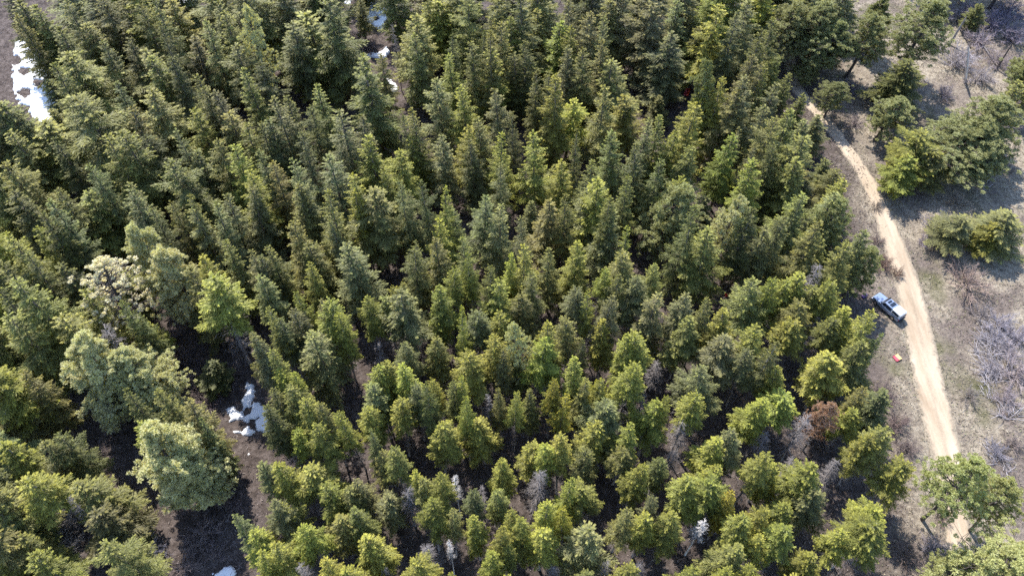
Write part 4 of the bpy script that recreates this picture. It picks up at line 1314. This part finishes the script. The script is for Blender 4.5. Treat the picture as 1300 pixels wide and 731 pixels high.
part('rear_bumper', boxm(-2.84, -2.66, -.88, .88, .45, .62), M_BLACK, truck, 0.03)
part('grille', boxm(2.66, 2.745, -.5, .5, .66, .92), M_BLACK, truck, 0.02)
quad([(-2.50, -.66, 1.86), (-2.50, .66, 1.86), (-2.66, .70, 1.30), (-2.66, -.70, 1.30)][::-1], 'rear_window', M_GLASS, th=0.05)
part('sunroof', boxm(0.02, 0.42, -.42, .42, 1.80, 1.835), M_GLASS, truck, 0.01)
part('roof_rack', boxm(-0.72, -0.12, -.50, .50, 1.83, 1.875), M_GLASS, truck, 0.01)
part('hood_scoop', boxm(1.5, 2.35, -.35, .35, 1.09, 1.13), M_PAINT, truck, 0.02)
pf, pr = gpz(1111, 379.5), gpz(1141, 406.5)
mid = (pf + pr) / 2
truck.location = (mid.x, mid.y, gz(mid.x, mid.y))
truck.scale = (0.86, 0.86, 0.86)
truck.rotation_euler = (0, 0, math.atan2(pf.y - pr.y, pf.x - pr.x))
setp(truck, 'silver-blue pickup with a white rear canopy parked beside the dirt road', 'pickup truck', kind='thing')

# ------------------------------------------------------------------ coloured cloths and gear
M_RED = principled('red_cloth', (0.55, 0.08, 0.12), 0.8, noise_amt=0.2, noise_scale=4)
M_YEL = principled('yellow_cloth', (0.80, 0.50, 0.22), 0.8, noise_amt=0.1, noise_scale=4)
M_REDO = principled('orange_red_cloth', (0.65, 0.06, 0.02), 0.8, noise_amt=0.2, noise_scale=4)


def cloth(u, v, w, l, rz, mats, label, name='ground_cloth', lift=0.14):
    root = link(name, None)
    root.location = gpz(u, v, lift)
    root.rotation_euler = (0, 0, rz)
    k = len(mats)
    for i, (pn, mt) in enumerate(mats):
        x0, x1 = -w / 2 + w * i / k, -w / 2 + w * (i + 1) / k
        nn = 7
        V, Fc = [], []
        for zz in (0, 1):
            for a in range(nn):
                for b_ in range(nn):
                    x = x0 + (x1 - x0) * a / (nn - 1); y = -l / 2 + l * b_ / (nn - 1)
                    V.append((x, y, 0.07 * mnoise.noise(Vector((x * 2.5, y * 2.5, u))) + (0.025 if zz else 0)))
        for a in range(nn - 1):
            for b_ in range(nn - 1):
                p = a * nn + b_
                Fc.append((p, p + 1, p + nn + 1, p + nn)); o_ = nn * nn
                Fc.append((p + o_, p + nn + o_, p + nn + 1 + o_, p + 1 + o_))
        for a in range(nn - 1):
            for (p, q) in ((a, a + 1), (nn * (nn - 1) + a, nn * (nn - 1) + a + 1), (a * nn, (a + 1) * nn), (a * nn + nn - 1, (a + 1) * nn + nn - 1)):
                Fc.append((p, q, q + nn * nn, p + nn * nn))
        link(pn, mesh_from(pn, V, Fc, mt), root)
    setp(root, label, 'cloth', 'bright cloths laid on the ground', 'thing')


cloth(1138.5, 454.5, 0.95, 0.9, math.radians(28), [('red_half', M_RED), ('yellow_half', M_YEL)], 'pink-red and yellow cloth lying on grass below the pickup')
cloth(923.5, 375, 0.8, 0.55, math.radians(10), [('red_half', M_REDO), ('yellow_half', M_YEL)], 'small orange-red and yellow cloth on dark forest ground')
cloth(872, 119, 0.9, 2.0, math.radians(-20), [('red_half', M_RED), ('red_half', M_REDO)], 'red cloth glimpsed between firs near the top', lift=0.3)

M_BAG = principled('purple_bag_cloth', (0.13, 0.08, 0.24), 0.8, noise_amt=0.3, noise_scale=6)
bag = link('duffel_bag', None)
bag.location = gpz(1096.5, 377, 0.02)
bag.rotation_euler = (0, 0, 0.5)
bm = bmesh.new()
bmesh.ops.create_cone(bm, segments=20, radius1=.24, radius2=.24, depth=.8, cap_ends=True, matrix=Matrix.Rotation(math.pi / 2, 4, 'Y') @ Matrix.Scale(1, 4))
bmesh.ops.translate(bm, verts=bm.verts, vec=(0, 0, .23))
part('body', bm, M_BAG, bag, 0.06, 3)
s = Sticks()
for sx in (-.18, .18):
    s.path([(sx, -.2, .38), (sx, -.1, .52), (sx, .1, .52), (sx, .2, .38)], [.02] * 4, 5)
link('handle', s.mesh('handle', M_BLACK), bag)
setp(bag, 'dark purple gear bag on the ground left of the pickup hood', 'bag', kind='thing')

# ------------------------------------------------------------------ light
SUN_EL, SUN_AZ = math.radians(54), math.radians(-22)
w = bpy.data.worlds.new('World')
sc.world = w
w.use_nodes = True
nt = w.node_tree
bg = nt.nodes['Background']
sky = nt.nodes.new('ShaderNodeTexSky')
sky.sky_type = 'NISHITA'
sky.sun_disc = False
sky.sun_elevation = SUN_EL
sky.sun_rotation = SUN_AZ
sky.altitude = 1200
nt.links.new(sky.outputs[0], bg.inputs[0])
bg.inputs[1].default_value = 0.15
ld = bpy.data.lights.new('sun', 'SUN')
ld.energy = 3.4
ld.angle = math.radians(0.5)
ld.color = (1.0, 0.95, 0.86)
lo = bpy.data.objects.new('sun', ld)
COL.objects.link(lo)
sd = Vector((math.sin(SUN_AZ) * math.cos(SUN_EL), math.cos(SUN_AZ) * math.cos(SUN_EL), math.sin(SUN_EL)))
lo.rotation_euler = sd.to_track_quat('Z', 'Y').to_euler()

sc.render.engine = 'CYCLES'
sc.cycles.max_bounces = 6
sc.cycles.diffuse_bounces = 4
sc.cycles.transmission_bounces = 3
sc.cycles.use_denoising = False
sc.cycles.adaptive_threshold = 0.02
sc.view_settings.view_transform = 'Standard'
sc.view_settings.look = 'None'
sc.view_settings.exposure = 1.34
sc.view_settings.gamma = 1.0
open('/tmp/stat.txt','w').write(repr(( {k: sum(spec(t)[0] == k for t in TREES) for k in GROUPS}, len(bpy.data.objects), len(set(t['label'] for t in TREES)), len(TREES), sum(len(m.polygons) for m in bpy.data.meshes)))) if False else None
print('TREES', len(TREES), 'objects', len(bpy.data.objects), {k: sum(spec(t)[0] == k for t in TREES) for k in GROUPS})
print('faces', sum(len(m.polygons) for m in bpy.data.meshes))
